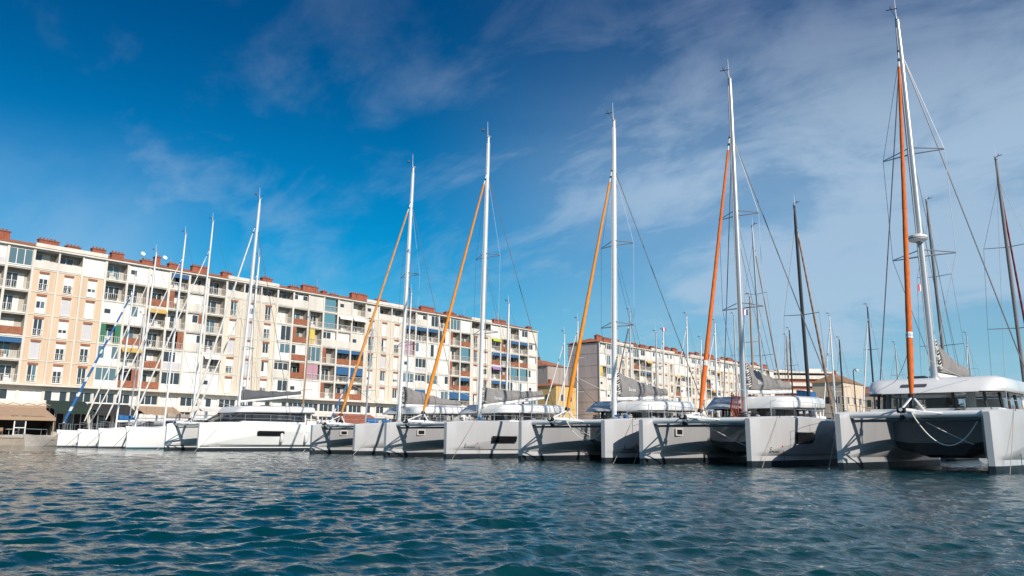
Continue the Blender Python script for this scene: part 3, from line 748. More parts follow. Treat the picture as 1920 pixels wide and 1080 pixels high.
    if P.get('text'):
        if P.get('bag_text', True):
            t = .10; x = bx0+(bx1-bx0)*.12; z = bz0+(bz1-bz0)*.12+bh0*.22
            text_part('lettering', P.get('bag_word', 'Excess'), .26, 'text_white', bag, face_mtx((x, -P.get('bagw', .24)-.02, z), (1, .03, 0), (0, .10, 1)), .3, .002)
            text_part('lettering', P.get('bag_word', 'Excess'), .26, 'text_white', bag, face_mtx((x+1., P.get('bagw', .24)+.02, z), (-1, -.03, 0), (0, -.10, 1)), .3, .002)
    if not P.get('plain_bag'):
        m = MB(); rs = random.Random(int(loc[1]*10)); nf = 10       # flaked cloth and battens showing at the luff
        for i in range(nf):
            z = bz0+.08+bh0*.95*i/nf; k = 'rope_white' if i % 3 == 1 else ('canvas_black' if i % 3 else 'sail_grey_dark'); w = .2-.012*i
            m.tube([(bx0-.12+rs.uniform(-.05,.05), -w, z), (bx0-.28+rs.uniform(-.06,.06), -w*.3, z+.03), (bx0-.25, w*.4, z-.02), (bx0-.1, w, z+.02)], .055, k, 6)
            m.tube([(bx0-.30, -w*1.05, z), (bx0-.08, -w*1.15, z+.09)], .02, 'rope_white', 4)
        m.build('folded_sail', root)
    # saloon: low coaming, glazing with posts, curtains, roof with overhang
    r0, r1, rw, rz, rt_ = P['roof']; zc0 = zd(r0)-.03; fr = r0+P.get('rake', .45); bk = r1-.9; wy = rw-.22
    m = MB(); m.box(fr-.12, bk, -wy-.03, wy+.03, zc0, zc0+.16, 'gel_white')
    m.box(fr+.3, bk-.2, -wy+.35, wy-.35, zc0+.16, zc0+.2, 'teak'); m.build('saloon_base', root)
    zg = zc0+.16; zr = rz+.03; pts = [(fr+.75, -wy), (fr+.18, -wy*.82), (fr, -wy*.35), (fr, wy*.35), (fr+.18, wy*.82), (fr+.75, wy)]
    side_x = [fr+.75, fr+.75+(bk-fr-.75)*.33, fr+.75+(bk-fr-.75)*.66, bk]
    segs = [(pts[i], pts[i+1]) for i in range(5)]
    for s in (1, -1): segs += [((side_x[i], s*wy), (side_x[i+1], s*wy)) for i in range(3)]
    for (a, b) in segs:
        wa = P.get('wrake', 0)*max(0, 1-(a[0]-fr)/.75); wb = P.get('wrake', 0)*max(0, 1-(b[0]-fr)/.75)
        m = MB(); m.poly([(a[0]-wa, a[1], zg), (b[0]-wb, b[1], zg), (b[0], b[1]*.97, zr), (a[0], a[1]*.97, zr)], P.get('glass', 'cabin_glass')); m.build('cabin_window', root)
        m = MB(); m.tube([(a[0]-wa, a[1], zg), (a[0], a[1]*.97, zr)], .055, P.get('postk', 'black_rubber'), 6); m.build('cabin_post', root)
    for s in (1, -1): m = MB(); m.tube([(bk, s*wy, zg), (bk, s*wy*.97, zr)], .06, 'gel_white', 6); m.build('cabin_post', root)
    if not P.get('no_curtain'):
        cr = random.Random(int(loc[1]*7))
        for (a, b) in segs:
            if cr.random() < .7:
                t0 = cr.uniform(.05, .5); t1 = t0+cr.uniform(.2, .4); pa = Vector((a[0], a[1], 0)).lerp(Vector((b[0], b[1], 0)), t0); pb = Vector((a[0], a[1], 0)).lerp(Vector((b[0], b[1], 0)), min(.95, t1))
                cxm = Vector(((fr+bk)/2, 0, 0)); pa = pa.lerp(cxm, .05); pb = pb.lerp(cxm, .05); m = MB(); nrow = []
                for i in range(11):
                    p = pa.lerp(pb, i/10); o_ = .02*(i % 2); nrow.append([(p.x+o_, p.y+o_, zg+.02), (p.x+o_, p.y+o_, zr-.02)])
                m.grid(nrow, 'curtain'); m.build('curtain', root)
        m = MB(); m.box(fr+1.2, fr+1.8, -.5, .5, zg, zg+.4, 'teak'); m.box(bk-1.2, bk-.9, -wy+.5, -.3, zg, zg+.5, 'frame_white'); m.build('saloon_furniture', root)
    # roof: crowned slab with rounded plan
    m = MB(); plan = []; nq = 7; ra = P.get('rround', 1.1)
    for i in range(nq): an = PI/2*i/(nq-1); plan.append((r0+ra-ra*math.sin(PI/2-an)*1., -rw+ra*.75-ra*.75*math.cos(PI/2-an)*1.))
    plan = [(r0+ra*(1-math.cos(PI/2*i/(nq-1))), -(rw-ra*.8*(1-math.sin(PI/2*i/(nq-1))))) for i in range(nq)]
    plan += [(r1-.3, -rw), (r1-.08, -rw+.12), (r1, -rw+.4)]
    full = plan + [(x, -y) for x, y in plan[::-1]]
    cxr = (r0+r1)/2
    fs = P.get('fslope', .12)
    def scaled(f, dz): return [(cxr+(x-cxr)*f[0] + fs*max(0, dz-rz)/(rt_-rz)*max(0, 1-(x-r0)/2.)**2, y*f[1], dz + .10*max(0, (x-r0)/(r1-r0))) for x, y in full]
    th = rt_-rz; rows = [scaled((.94, .9), rz+.0), scaled((.985, .97), rz-.015), scaled((1., 1.), rz+.10), scaled((1., .995), rz+th*.55), scaled((.985, .965), rz+th*.82), scaled((.93, .86), rz+th*.97), scaled((.6, .5), rz+th*1.06)]
    i0 = m.grid(rows, 'gel_white', True); nn = len(full)
    m.f.append(tuple(i0+j for j in range(nn))); m.m.append(m.mi('gel_white')); m.f.append(tuple(i0+6*nn+j for j in range(nn))); m.m.append(m.mi('gel_white'))
    roof = m.build('coachroof', root, 35)
    m = MB(); m.tube([(p[0], p[1], p[2]) for p in scaled((.992, .985), rz-.03)][:len(full)], .03, 'black_rubber', 5); m.build('roof_trim', roof)
    if P.get('visor'):                          # starboard roof brow, its grey painting the white roof front as shaded
        m = MB(); n = 8; a = []; b = []; c = []
        for i in range(n+1):
            t = i/n; y = .12+(rw+.08-.12)*t; xf = r0-.42+.95*max(0, t-.55)**1.6*2.0; xb = r0+.55+.8*max(0, t-.6)
            a.append((xf, y, rz-.02)); b.append((xf+.05, y, rz+.05)); c.append((xb, y*.96, rt_+.03))
        d = [(p[0], p[1], rz+.0) for p in c]; m.grid([d, a, b, c], 'visor_grey'); m.build('visor', roof, 30)
    if P.get('nameplate'):
        m = MB(); m.poly([(r0+fs*.36-.03, .1, rz+th*.38), (r0+fs*.36-.03, 1., rz+th*.38), (r0+fs*.54-.03, 1., rz+th*.56), (r0+fs*.54-.03, .1, rz+th*.56)], 'stripe_dark'); m.build('nameplate', roof)
    for hx, hy in ((r0+1.9, .8), (r0+3., -.7)):
        m = MB(); m.box(hx-.3, hx+.3, hy-.3, hy+.3, rt_+.05, rt_+.13, 'smoke_glass'); m.build('roof_hatch', roof)
    for s in (1, -1): m = MB(); m.tube([(r1-.35, s*(rw-.25), zd(9)), (r1-.35, s*(rw-.25), rz+.05)], .05, 'mast_white', 6); m.build('bimini_post', root)
    m = MB(); m.box(bk+.25, r1+.5, -rw+.3, rw-.3, zd(9)-.1, zd(9)+.35, 'gel_white'); m.box(bk+.4, r1+.4, -rw+.5, rw-.5, zd(9)+.35, zd(9)+.47, 'canvas_tan'); m.build('cockpit_seat', root)
    if P.get('bridle'):
        wire('mooring_bridle', (.5, .0, zb+.05), (.75, -hs+.35, zb-.12), .022, 'rope_white', root, sag=P['bridle'], seg=16)
        wire('mooring_bridle', (.5, .05, zb+.05), (1.5, -hs+.75, zb-1.0), .016, 'rope_white', root, sag=.05)
    if P.get('radar'):
        z = P['radar']; m = MB(); x = on_mast(z)-.34
        m.tube([(x, 0, z-.12), (x, 0, z-.06), (x, 0, z+.08), (x, 0, z+.14)], [.26, .36, .36, .26], 'gel_white', 16); m.box(x, x+.34, -.08, .08, z-.17, z-.12, 'alu_grey')
        m.tube([(x, 0, z-.04), (x, 0, z-.0)], .364, 'stripe_dark', 16); m.build('radar_dome', root, 40)
    if P.get('red_ropes'):
        m = MB(); rs = random.Random(2)
        for i in range(7):
            y = rs.uniform(-.1, .45); m.tube([(mx-.25, y, mz+rs.uniform(.9, 1.25)), (mx-.3+rs.uniform(-.1,.1), y+.05, mz+.5), (mx-.25, y+rs.uniform(-.1,.1), mz+.02)], .022, 'rope_red', 5)
        m.tube([(mx-.3, -.2, mz+.95), (mx-.28, .5, mz+1.1)], .02, 'rope_red', 5); m.build('coiled_rope', root)
    if P.get('flag_at'):
        fx, fy, fz = P['flag_at']; m = MB()
        for i, k in enumerate(('flag_red', 'text_white', 'flag_blue')):
            a = fx+.26*i; m.poly([(a, fy-.05*i, fz), (a+.26, fy-.05*(i+1), fz-.05), (a+.26, fy-.05*(i+1), fz+.5), (a, fy-.05*i, fz+.55)], k)
        m.build('flag', root, recalc=False)
    return root

GR = 'grey catamarans moored bows out'
base = dict(text='Excess', text_at=(.95, .56, .28), dot=True, hatch=True, visor=True, shx=8.6)
def cfg(**k): d = dict(base); d.update(k); return d
cat((30.93, 41.93, 0), 'grey catamaran farthest from the camera, beside the white catamaran, no name on its bow', GR,
    cfg(half=2.18, mast=(5.4, 2.0), top=(5.9, 20.3), tack=(.62, 2.5), jib=(5.5, 16.8), jibk='sail_orange_pale', spr=[(12.2, 1.0), (7.3, 1.0)], bag=(5.75, 3.35, 11.2, 3.4, 1.15, .32), roof=(5.6, 10.4, 2.05, 2.65, 3.15), text=None, few_lines=True, visor=True))
cat((29.1, 32.31, 0), 'second grey catamaran from the white one, long dark oval window in its hull side', GR,
    cfg(mast=(4.98, 1.95), top=(5.4, 19.5), tack=(.61, 2.4), jib=(5.05, 16.3), spr=[(11.75, 1.0), (7.1, 1.0)], bag=(5.3, 3.0, 10.7, 3.7, .95, .34), roof=(5.25, 10.6, 2.0, 2.48, 2.98), ports=[(2.7, 4.6, .80, 1.14)], jibk='sail_orange'))
cat((29.07, 22.56, 0), 'middle one of the five grey catamarans, thick white rope looping under its crossbeam', GR,
    cfg(mast=(4.37, 1.95), top=(4.85, 17.8), tack=(.58, 2.4), jib=(4.35, 14.2), spr=[(10.85, 1.0), (6.6, 1.0)], bag=(4.75, 3.12, 9.4, 3.38, 1.2, .36), roof=(4.75, 9.2, 2.0, 2.42, 2.9), bridle=.75, hatch=False, jibk='sail_orange'))
cat((29.06, 15.93, 0), 'grey catamaran with red ropes coiled at its mast and a dark rounded hull window', GR,
    cfg(mast=(4.81, 1.88), top=(5.05, 18.25), tack=(.77, 2.2), jib=(4.5, 14.4), spr=[(11.29, 1.0), (6.91, 1.0)], bag=(5.25, 3.25, 9.9, 3.5, 1.1, .36), roof=(5.1, 9.3, 2.05, 2.42, 2.95), ports=[(2.75, 4.3, .92, 1.32)], red_ropes=True, patch=True, jibk='sail_orange_red', mastk='mast_alu', bridle=.12))
cat((29.6, 8.05, 0), 'nearest grey catamaran, large white coachroof, radar dome on the mast and red orange furled sail', GR,
    cfg(mast=(3.95, 3.3), top=(3.75, 18.2), tack=(.72, 2.6), jib=(3.35, 15.9), jr=.12, patch=True, spr=[(12.3, 1.15), (8.1, 1.15)], bag=(4.4, 3.62, 9.2, 3.75, 1.25, .4), roof=(2.9, 9.2, 2.35, 2.78, 3.38), rake=.35, rround=.85, visor=False, hatch=False, fb=2.0, bridge=3.9, bridle=1.0, radar=8.75, mastk='mast_alu', jibk='sail_orange_red', nameplate=True, text=None, fslope=.68, shx=6.6, back_stay=False))
# the white catamaran at the turn of the row
cat((29.8, 58.98, 0), 'large white catamaran with dark stripe along its waterline and dark wraparound saloon windows', None,
    dict(gel='gel_white', bridgek='gel_white', half=2.5, loa=12.6, fb=2.05, stripe=True, mast=(4.52, 3.4), top=(5.0, 20.8), tack=(.55, 2.4), jib=(4.5, 17.4), jibk='jib_white', jr=.11, spr=[(13., .9), (8., .9)],
         bag=(4.75, 3.95, 10.2, 4.65, .85, .28), bagk='sail_grey_dark', plain_bag=True, roof=(3.5, 10.3, 2.35, 2.93, 3.45), rake=.25, wrake=1.5, fslope=.5, rround=1.5, W=1, glass='smoke_glass', no_curtain=True, ports=[(4.3, 6.6, 1.15, 1.5), (10.2, 12.2, 1.2, 1.5)],
         text='FOUNTAINE PAJOT', text_at=(.75, .325, .10), text_k='text_white', bag_text=False, shx=7.5, few_lines=True, beam='mast_white'))

# ------------------------------------------------------------------ sailing yachts
def yacht(x, y, label, group=None, L=12., h=16., deck=1.25, hullk='gel_white', mastk='mast_alu', jibk='jib_white', rz=0., mrel=None, cover='sail_white', spr=2, stripe='stripe_dark', canvas=None, mr=.095, rake=.35, jib_top=.92, boot=True, flag=None, hood=True, detail=True, fender=True, sp=.95, top_gear=True, jr=.085):
    root = thing('sailing_yacht', (x, y, 0), label, 'sailboat', group, rz)
    B = L*.155*(.84 if group == G1 else 1.); mrel = mrel or L*.42
    tabw = [(0,.03),(.05,.22),(.14,.48),(.28,.76),(.45,.96),(.62,1.),(.85,.92),(1.,.78)]
    def wd(t): return B*lerp_tab(tabw, t)
    def zd(t): return deck*(1.12-.2*t+.08*t*t)
    ts = [0,.02,.05,.1,.17,.26,.38,.5,.64,.78,.9,1.]
    m = MB(); rows = []
    for t in ts:
        d = wd(t); z = zd(t); xx = L*t; s0 = .02*L*(1-t) if t < .1 else 0
        rows.append([(xx-.15*(1-min(1, t*8)), -d*.8, z+.04), (xx-.15*(1-min(1, t*8)), -d, z), (xx, -d*.97, z*.6), (xx, -d*.84, .16), (xx+.05, -d*.80, .05), (xx+.1, -d*.25, -.45), (xx+.1, d*.25, -.45), (xx+.05, d*.80, .05), (xx, d*.84, .16), (xx, d*.97, z*.6), (xx-.15*(1-min(1, t*8)), d, z), (xx-.15*(1-min(1, t*8)), d*.8, z+.04)])
    nn = 12; bk = 'antifoul' if boot else hullk
    i0 = m.grid(rows, hullk, True, lambda a, b: bk if b in (4, 5, 6) else (stripe if b in (3, 7) else ('deck_white' if b == 11 else hullk)))
    for q in (0, (len(rows)-1)*nn): m.f.append(tuple(i0+q+j for j in range(nn))); m.m.append(m.mi(hullk))
    hull = m.build('hull', root, 40)
    if detail:
        for s in (1, -1):
            for t0 in (.36, .55):
                q = MB(); a, b = L*t0, L*(t0+.075); za = zd(t0)*.72
                q.poly([(a, s*(wd(t0)*.985+.015), za-.09), (b, s*(wd(t0+.075)*.985+.015), za-.09), (b, s*(wd(t0+.075)*.99+.015), za+.09), (a, s*(wd(t0)*.99+.015), za+.09)], 'black_rubber'); q.build('hull_window', hull)
    # cabin trunk with dark side lights
    m = MB(); c0, c1 = .30, .68; rows = []
    for t in (c0, c0+.06, .45, .58, c1):
        d = wd(t)*.62; e = .0 if t == c0 else (.30 if t == c0+.06 else .46); z = zd(t)+.03
        rows.append([(L*t, -d, z), (L*t, -d*.9, z+e*.85), (L*t, -d*.5, z+e), (L*t, d*.5, z+e), (L*t, d*.9, z+e*.85), (L*t, d, z)])
    i0 = m.grid(rows, 'gel_white'); m.f.append(tuple(i0+24+j for j in range(6))); m.m.append(m.mi('gel_white')); m.build('cabin', root, 40)
    if detail:
        for s in (1, -1):
            q = MB(); d0, d1 = wd(.42)*.62, wd(.6)*.62; q.poly([(L*.42, s*(d0*.985+.02), zd(.42)+.12), (L*.6, s*(d1*.985+.02), zd(.6)+.12), (L*.58, s*(d1*.94+.02), zd(.6)+.34), (L*.44, s*(d0*.94+.02), zd(.42)+.32)], 'smoke_glass'); q.build('cabin_window', root)
    if hood:
        m = MB(); k = canvas or 'canvas_black'; rows = []
        for i in range(6):
            an = PI*.5*i/5; xx = L*(.70)-.2-.9*math.cos(an)+.4; zz = zd(.7)+.35+.75*math.sin(an); d = wd(.7)*.62
            rows.append([(xx, -d, zd(.7)+.1), (xx, -d*.9, zz-.12), (xx, -d*.45, zz), (xx, d*.45, zz), (xx, d*.9, zz-.12), (xx, d, zd(.7)+.1)])
        m.grid(rows, k); m.build('spray_hood', root, 40)
    mz = zd(mrel/L)+.42; tx = mrel+rake
    tapered_mast(root, (mrel, 0, mz-.3), (tx, 0, h), mr, mastk)
    if top_gear: masthead(root, tx, 0, h, .8)
    def om(z): return mrel+(tx-mrel)*(z-mz)/(h-mz)
    hz_ = mz+(h-mz)*jib_top
    bow = (.15, 0, zd(0)+.12)
    if jibk: rolled_sail(root, Vector(bow).lerp(Vector((om(hz_), 0, hz_)), .04), Vector(bow).lerp(Vector((om(hz_), 0, hz_)), .93), jr, jr*.5, jibk, .07)
    else: wire('forestay', bow, (om(hz_), 0, hz_), .010, 'wire', root)
    zs = [mz+(h-mz)*f for f in ((.5,) if spr == 1 else (.36, .66))]
    for z in zs: spreaders(root, om(z), 0, z, sp*(1. if z < h*.55 else .8), .22, mastk, False, .028)
    for s in (1, -1):
        m = MB(); m.tube([(om(hz_), 0, hz_)] + [(om(z)+.22, s*sp*(1. if z < h*.55 else .8), z) for z in zs[::-1]] + [(mrel+.35, s*wd(.45)*.93, zd(.45))], .010, 'wire', 4); m.build('shroud', root)
    wire('backstay', (tx, 0, h-.1), (L-.1, 0, zd(1)), .010, 'wire', root)
    bz = mz+.75; boom_cover(root, mrel+.2, mrel+L*.36, 0, bz, bz+.12, .5, .26, cover, .17, 'sail_cover', mastk)
    if detail:
        m = MB(); q = []; 
        for s in (1, -1):
            for t in (.0, .07): q.append((L*t+.05, s*max(.06, wd(t)*.9), zd(t)))
            p0, p1 = q[-2], q[-1]; m.tube([(p0[0], p0[1], p0[2]+.03), (p0[0]-.08, p0[1], p0[2]+.6), (p1[0], p1[1], p1[2]+.6), (p1[0], p1[1], p1[2])], .016, 'alu_grey', 5)
        m.tube([(-.03, -.1, zd(0)+.6), (-.03, .1, zd(0)+.6)], .016, 'alu_grey', 5); m.build('pulpit', root)
        for s in (1, -1):
            m = MB(); last = None
            for t in (.1, .26, .42, .58, .74, .9):
                p = Vector((L*t, s*wd(t)*.95, zd(t))); m.tube([p, p+Vector((0,0,.6))], .012, 'alu_grey', 4)
                if last: m.tube([last, p+Vector((0,0,.6))], .006, 'wire_light', 4)
                last = p+Vector((0,0,.6))
            m.build('guard_rail', root)
        wire('mooring_line', (.3, -.2, zd(0)), (-1.6, -.5, -.2), .014, 'rope_dark', root, .08)
        if fender:
            for t in (.35, .55):
                m = MB(); yy = -wd(t)-.12; m.tube([(L*t, yy, .45), (L*t, yy, .52), (L*t, yy, 1.0), (L*t, yy, 1.07)], [.05, .12, .12, .05], 'fender', 8); m.tube([(L*t, yy, 1.05), (L*t, yy+.15, zd(t)+.3)], .01, 'rope_white', 4); m.build('fender', root, 50)
    if canvas:
        m = MB(); d = wd(.85)*.8; x0, x1 = L*.74, L*.97; z = zd(.85)+1.55
        m.grid([[(x, -d, z-.25), (x, -d*.8, z), (x, 0, z+.08), (x, d*.8, z), (x, d, z-.25)] for x in (x0, (x0+x1)/2, x1)], canvas)
        for xx in (x0, x1):
            for s in (1, -1): m.tube([(xx, s*d, zd(.85)), (xx, s*d, z-.22)], .015, 'alu_grey', 4)
        m.build('bimini', root, 40)
    if flag:
        m = MB(); fx = mrel+.5; fz = mz+(h-mz)*flag; fy = -.7
        for i, k in enumerate(('flag_blue', 'text_white', 'flag_red')):
            a = fx+.19*i; m.poly([(a, fy-.06*i, fz), (a+.19, fy-.06*(i+1), fz-.06), (a+.19, fy-.06*(i+1), fz+.36), (a, fy-.06*i, fz+.42)], k)
        m.tube([(fx, fy, fz-2), (fx, fy*.9, fz+1.4)], .008, 'rope_white', 4); m.build('flag', root, recalc=False)
    return root
G1 = 'white yachts at the far end of the row'
yacht(30.3, 69.4, 'white yacht with pale blue waterline next to the white catamaran, long white furled jib', G1, L=14, h=21., deck=1.62, mrel=5.6, mastk='mast_white', stripe='blind_teal', mr=.12, cover='sail_white', jib_top=.86)
yacht(30.2, 74.6, 'white yacht with dark low stripe and white mast, second one beyond the white catamaran', G1, L=13, h=20.6, deck=1.5, mrel=5.7, mr=.13, mastk='mast_white', cover='sail_tan', jibk='jib_white', jib_top=.88)
yacht(30., 78.6, 'white yacht with blue canvas over its cockpit, between plain white neighbours', G1, L=12.5, h=19.2, deck=1.45, mrel=5.0, mr=.13, mastk='mast_white', canvas='canvas_blue', jib_top=.9, cover='sail_white')
yacht(29.6, 82.4, 'white yacht with blue and white spiral banded furled jib', G1, L=12, h=17.2, deck=1.4, mrel=5.2, mr=.12, mastk='mast_white', jibk='jib_blue_spiral', jr=.15, cover='canvas_blue', jib_top=.9)
yacht(33.5, 65.2, 'white yacht tucked behind the white catamaran, brownish sail cover along its boom', G1, L=13, h=17.4, deck=1.5, mrel=5., mr=.13, mastk='mast_white', cover='sail_tan', jib_top=.9)
yacht(33.6, 86.9, 'small white yacht close to the dark green awnings, thin bare mast', G1, L=10.5, h=14., deck=1.2, mrel=4.4, mr=.085, jib_top=.85)

G2 = 'sailboats moored behind the catamarans'
def back(px, y, label, **k):
    d = dict(L=11.5, h=14., deck=1.25, detail=False, top_gear=True); d.update(k); L_ = d['L']; mr_ = d.get('mrel') or L_*.42
    rz = d.pop('rz', 0.); a = d.get('rake', .35)
    yacht(px-mr_*math.cos(rz)-a*math.cos(rz), y-mr_*math.sin(rz)-a*math.sin(rz), label, G2, rz=rz, **d)
back(48., 69.8, 'sailboat behind the white catamaran with yellowish wooden mast', h=13, mastk='wood_mast', jibk=None)
back(50.5, 62.8, 'sailboat with blue sail cover between white catamaran and first grey one', h=12.5, cover='canvas_blue', jibk='jib_blue_spiral')
back(51.2, 57.9, 'sailboat whose white mast stands close beside the farthest grey catamaran mast', h=15, mastk='mast_white', jibk=None)
back(57.5, 50.8, 'sailboat with thick white mast rising against the end of the long block', h=14, mastk='mast_white', mr=.12, jibk=None, spr=1)
back(72.5, 55.5, 'sailboat with thin mast in front of the gap between the two blocks', h=13, mastk='mast_white', jibk='jib_white')
back(70.6, 52.2, 'sailboat with mast just beside the third orange sail, white jib', h=14, mastk='mast_white')
back(74.3, 47.8, 'sailboat before the bare end wall of the distant block, black furled jib', h=15, mastk='mast_alu', jibk='mast_dark', jr=.11)
back(78.5, 47.1, 'sailboat with a French flag above the distant block', h=13, mastk='mast_alu', flag=1.02, jibk=None)
back(84.2, 49.5, 'sailboat with slender white mast just right of the French flag', h=14, mastk='mast_white', jibk='jib_white')
back(80.6, 44.3, 'sailboat with white mast halfway along the distant block', h=15, mastk='mast_white')
back(86.4, 45.7, 'small sailboat by the fourth orange sail, thin pale mast', h=13, mastk='mast_white', jibk=None)
back(84., 40.2, 'sailboat whose mast shows through the rigging of the red rope catamaran', h=15, mastk='mast_alu', jibk=None)
back(59.7, 26.6, 'tall sailboat with tan furled jib and French flag behind the red rope catamaran', h=18, mr=.1, jibk='sail_tan', flag=.56, sp=1.2, rz=PI)
back(52.8, 20.4, 'dark masted sailboat with brown furled sail between the two nearest catamarans', h=17., mastk='mast_dark', jibk='jib_brown', mr=.125, jr=.10, sp=1.5, spr=1, rz=PI, hullk='stripe_dark')
back(90.4, 36.9, 'distant sailboat with short wooden mast near the striped block', h=13, mastk='wood_mast', jibk=None)
back(92.4, 37.3, 'distant sailboat with grey mast near the striped block', h=14, mastk='mast_dark', jibk=None)
back(90.7, 31.9, 'distant sailboat with pale rigging in front of the beige house', h=15, mastk='mast_white')
back(88.9, 30.4, 'distant sailboat with short dark mast beside the street lamp', h=12, mastk='mast_dark', jibk=None, spr=1)
back(87., 26.6, 'distant sailboat with dark mast and double spreaders just ahead of the nearest coachroof', h=15, mastk='mast_dark', jibk='jib_white')
back(57.6, 13.2, 'tall grey masted sailboat behind the nearest catamaran, small flag in its rigging', h=17, mr=.105, mastk='mast_grey', sp=1.3, jibk=None, flag=.60, rz=PI, hullk='stripe_dark')
back(51.2, 7.9, 'sailboat at the picture edge with tall mast and dark red furled sail', h=17, mr=.10, mastk='mast_grey', jibk='jib_red', sp=1.4, rz=PI, cover='sail_tan', detail=True)
back(97., 27., 'distant sailboat with thin mast seen through the nearest rigging', h=12, jibk=None)
back(101., 20.5, 'distant sailboat with two thin stays over the nearest coachroof', h=13, jibk='jib_white')
back(72., 36.5, 'sailboat with white cover behind the middle catamaran cockpit', h=12.5, mastk='mast_white', jibk='jib_white')
back(66., 30., 'sailboat with wooden mast behind the red rope catamaran roof', h=13.5, mastk='wood_mast', jibk=None)

# low open work boat by the quay
root = thing('work_boat', (31.2, 93.5, 0), 'small weathered open boat with flared bow moored by the restaurant quay', 'boat')
m = MB(); rows = []
for x, d, z, wl in ((-1.0,.05,1.25,.02),(-.3,.45,1.15,.15),(.6,.85,1.05,.5),(2,1.1,.95,.85),(4,1.2,.85,.95),(6,1.1,.85,.9)):
    rows.append([(x, -d, z), (x+.35, -wl, .1), (x+.35, -.1, -.3), (x+.35, .1, -.3), (x+.35, wl, .1), (x, d, z), (x, d-.07, z), (x+.3, max(.02, wl-.05), .35), (x+.3, min(-.02, -wl+.05), .35), (x, -d+.07, z)])
i0 = m.grid(rows, 'dinghy_paint', True); m.f.append(tuple(i0+50+j for j in range(10))); m.m.append(m.mi('dinghy_paint')); m.build('hull', root, 40)
m = MB(); m.box(1.5, 2.0, -1, 1, .65, .7, 'teak'); m.box(4., 4.5, -1.1, 1.1, .6, .65, 'teak'); m.build('thwart', root)
m = MB(); m.box(3.0, 4.6, -.55, .55, .6, 1.5, 'gel_white'); m.box(3.1, 4.5, -.57, -.551, 1.1, 1.42, 'glass_dark'); m.box(2.9, 4.7, -.65, .65, 1.5, 1.56, 'gel_white'); m.build('wheelhouse', root)
m = MB(); 
for s in (1, -1): m.tube([(-.8, s*.15, 1.2), (-.85, s*.2, 1.75), (1., s*.8, 1.7), (1., s*.85, 1.05)], .02, 'alu_grey', 5)
m.build('bow_rail', root)

# ------------------------------------------------------------------ quay side
root = thing('restaurant_pavilion', (28.2, 107.6, G), 'tan canopied quayside restaurant with dark open front and lettering on its awning', 'restaurant')
m = MB(); m.poly([(0,4.2,3.4),(10,4.2,3.4),(10,0,2.15),(0,0,2.15)], 'canvas_tan'); m.poly([(0,0,2.15),(10,0,2.15),(10,-.02,1.78),(0,-.02,1.78)], 'canvas_tan')
m.poly([(0,4.2,3.4),(0,0,2.15),(0,4.2,2.15)], 'canvas_tan'); m.poly([(10,4.2,3.4),(10,0,2.15),(10,4.2,2.15)], 'canvas_tan'); cn = m.build('canopy', root, recalc=False)
text_part('lettering', 'BAR   RESTAURANT', .42, 'text_dark', cn, face_mtx((5.2, .27, 2.25), (1,0,0), (0, 4.2, 1.25)), 0, .004)
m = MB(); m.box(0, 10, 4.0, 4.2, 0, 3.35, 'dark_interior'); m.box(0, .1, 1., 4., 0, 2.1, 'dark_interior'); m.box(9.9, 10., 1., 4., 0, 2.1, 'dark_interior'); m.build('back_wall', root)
for x in (.1, 3.4, 5.6, 6.8, 9.9):
    m = MB(); m.box(x-.06, x+.06, .2, .32, 0, 2.1, 'canvas_tan' if x in (.1, 9.9) else 'frame_white'); m.build('post', root)
m = MB(); m.box(5.66, 6.74, .22, .28, .0, .1, 'frame_white'); m.box(5.66, 6.74, .22, .28, .85, .95, 'frame_white'); m.box(5.66, 6.74, .22, .28, 1.95, 2.05, 'frame_white'); m.poly([(5.66,.25,.1),(6.74,.25,.1),(6.74,.25,1.95),(5.66,.25,1.95)], 'cabin_glass'); m.build('glazed_screen', root)
m = MB(); m.box(0, 10.2, 4.2, 6.4, 3.2, 3.5, 'beige'); m.box(0, 10.2, 4.15, 4.2, 3.2, 3.7, 'canvas_tan')
for i in range(6): m.tube([(.6+i*1.7, 4.3, 3.7), (1.4+i*1.7, 4.5, 3.95), (2.2+i*1.7, 4.3, 3.75)], .05, 'sail_tan', 5)
m.build('flat_roof', root)
rq = random.Random(4)
def table_set(x, y, label):
    t = thing('cafe_table', (x, y, G), label, 'table', 'cafe tables on the quay')
    m = MB(); m.box(-.35, .35, -.35, .35, .70, .74, 'frame_white'); m.build('tabletop', t); m = MB(); m.tube([(0,0,0),(0,0,.7)], .04, 'alu_grey', 6); m.box(-.2, .2, -.2, .2, 0, .03, 'alu_grey'); m.build('pedestal', t)
def chair(x, y, label, rz, k='frame_white'):
    t = thing('cafe_chair', (x, y, G), label, 'chair', 'cafe chairs on the quay', rz)
    m = MB(); m.box(-.22, .22, -.22, .22, .43, .47, k); m.build('seat', t); m = MB(); m.box(.19, .23, -.22, .22, .5, .88, k); m.build('backrest', t)
    for a in (-.19, .19):
        for b in (-.19, .19): m = MB(); m.box(a-.02, a+.02, b-.02, b+.02, 0, .43, k); m.build('leg', t)
table_set(31.0, 107.1, 'white cafe table at the quay edge by the canopy post'); chair(30.2, 107.1, 'white cafe chair beside the outdoor table by the canopy post', PI)
chair(32.6, 108.6, 'pale cafe chair under the tan canopy, close to the dark back wall', .6, 'canvas_tan'); table_set(33.6, 108.7, 'white cafe table in the shade under the tan canopy'); chair(34.4, 108.7, 'white cafe chair in the shade under the tan canopy', 0.)

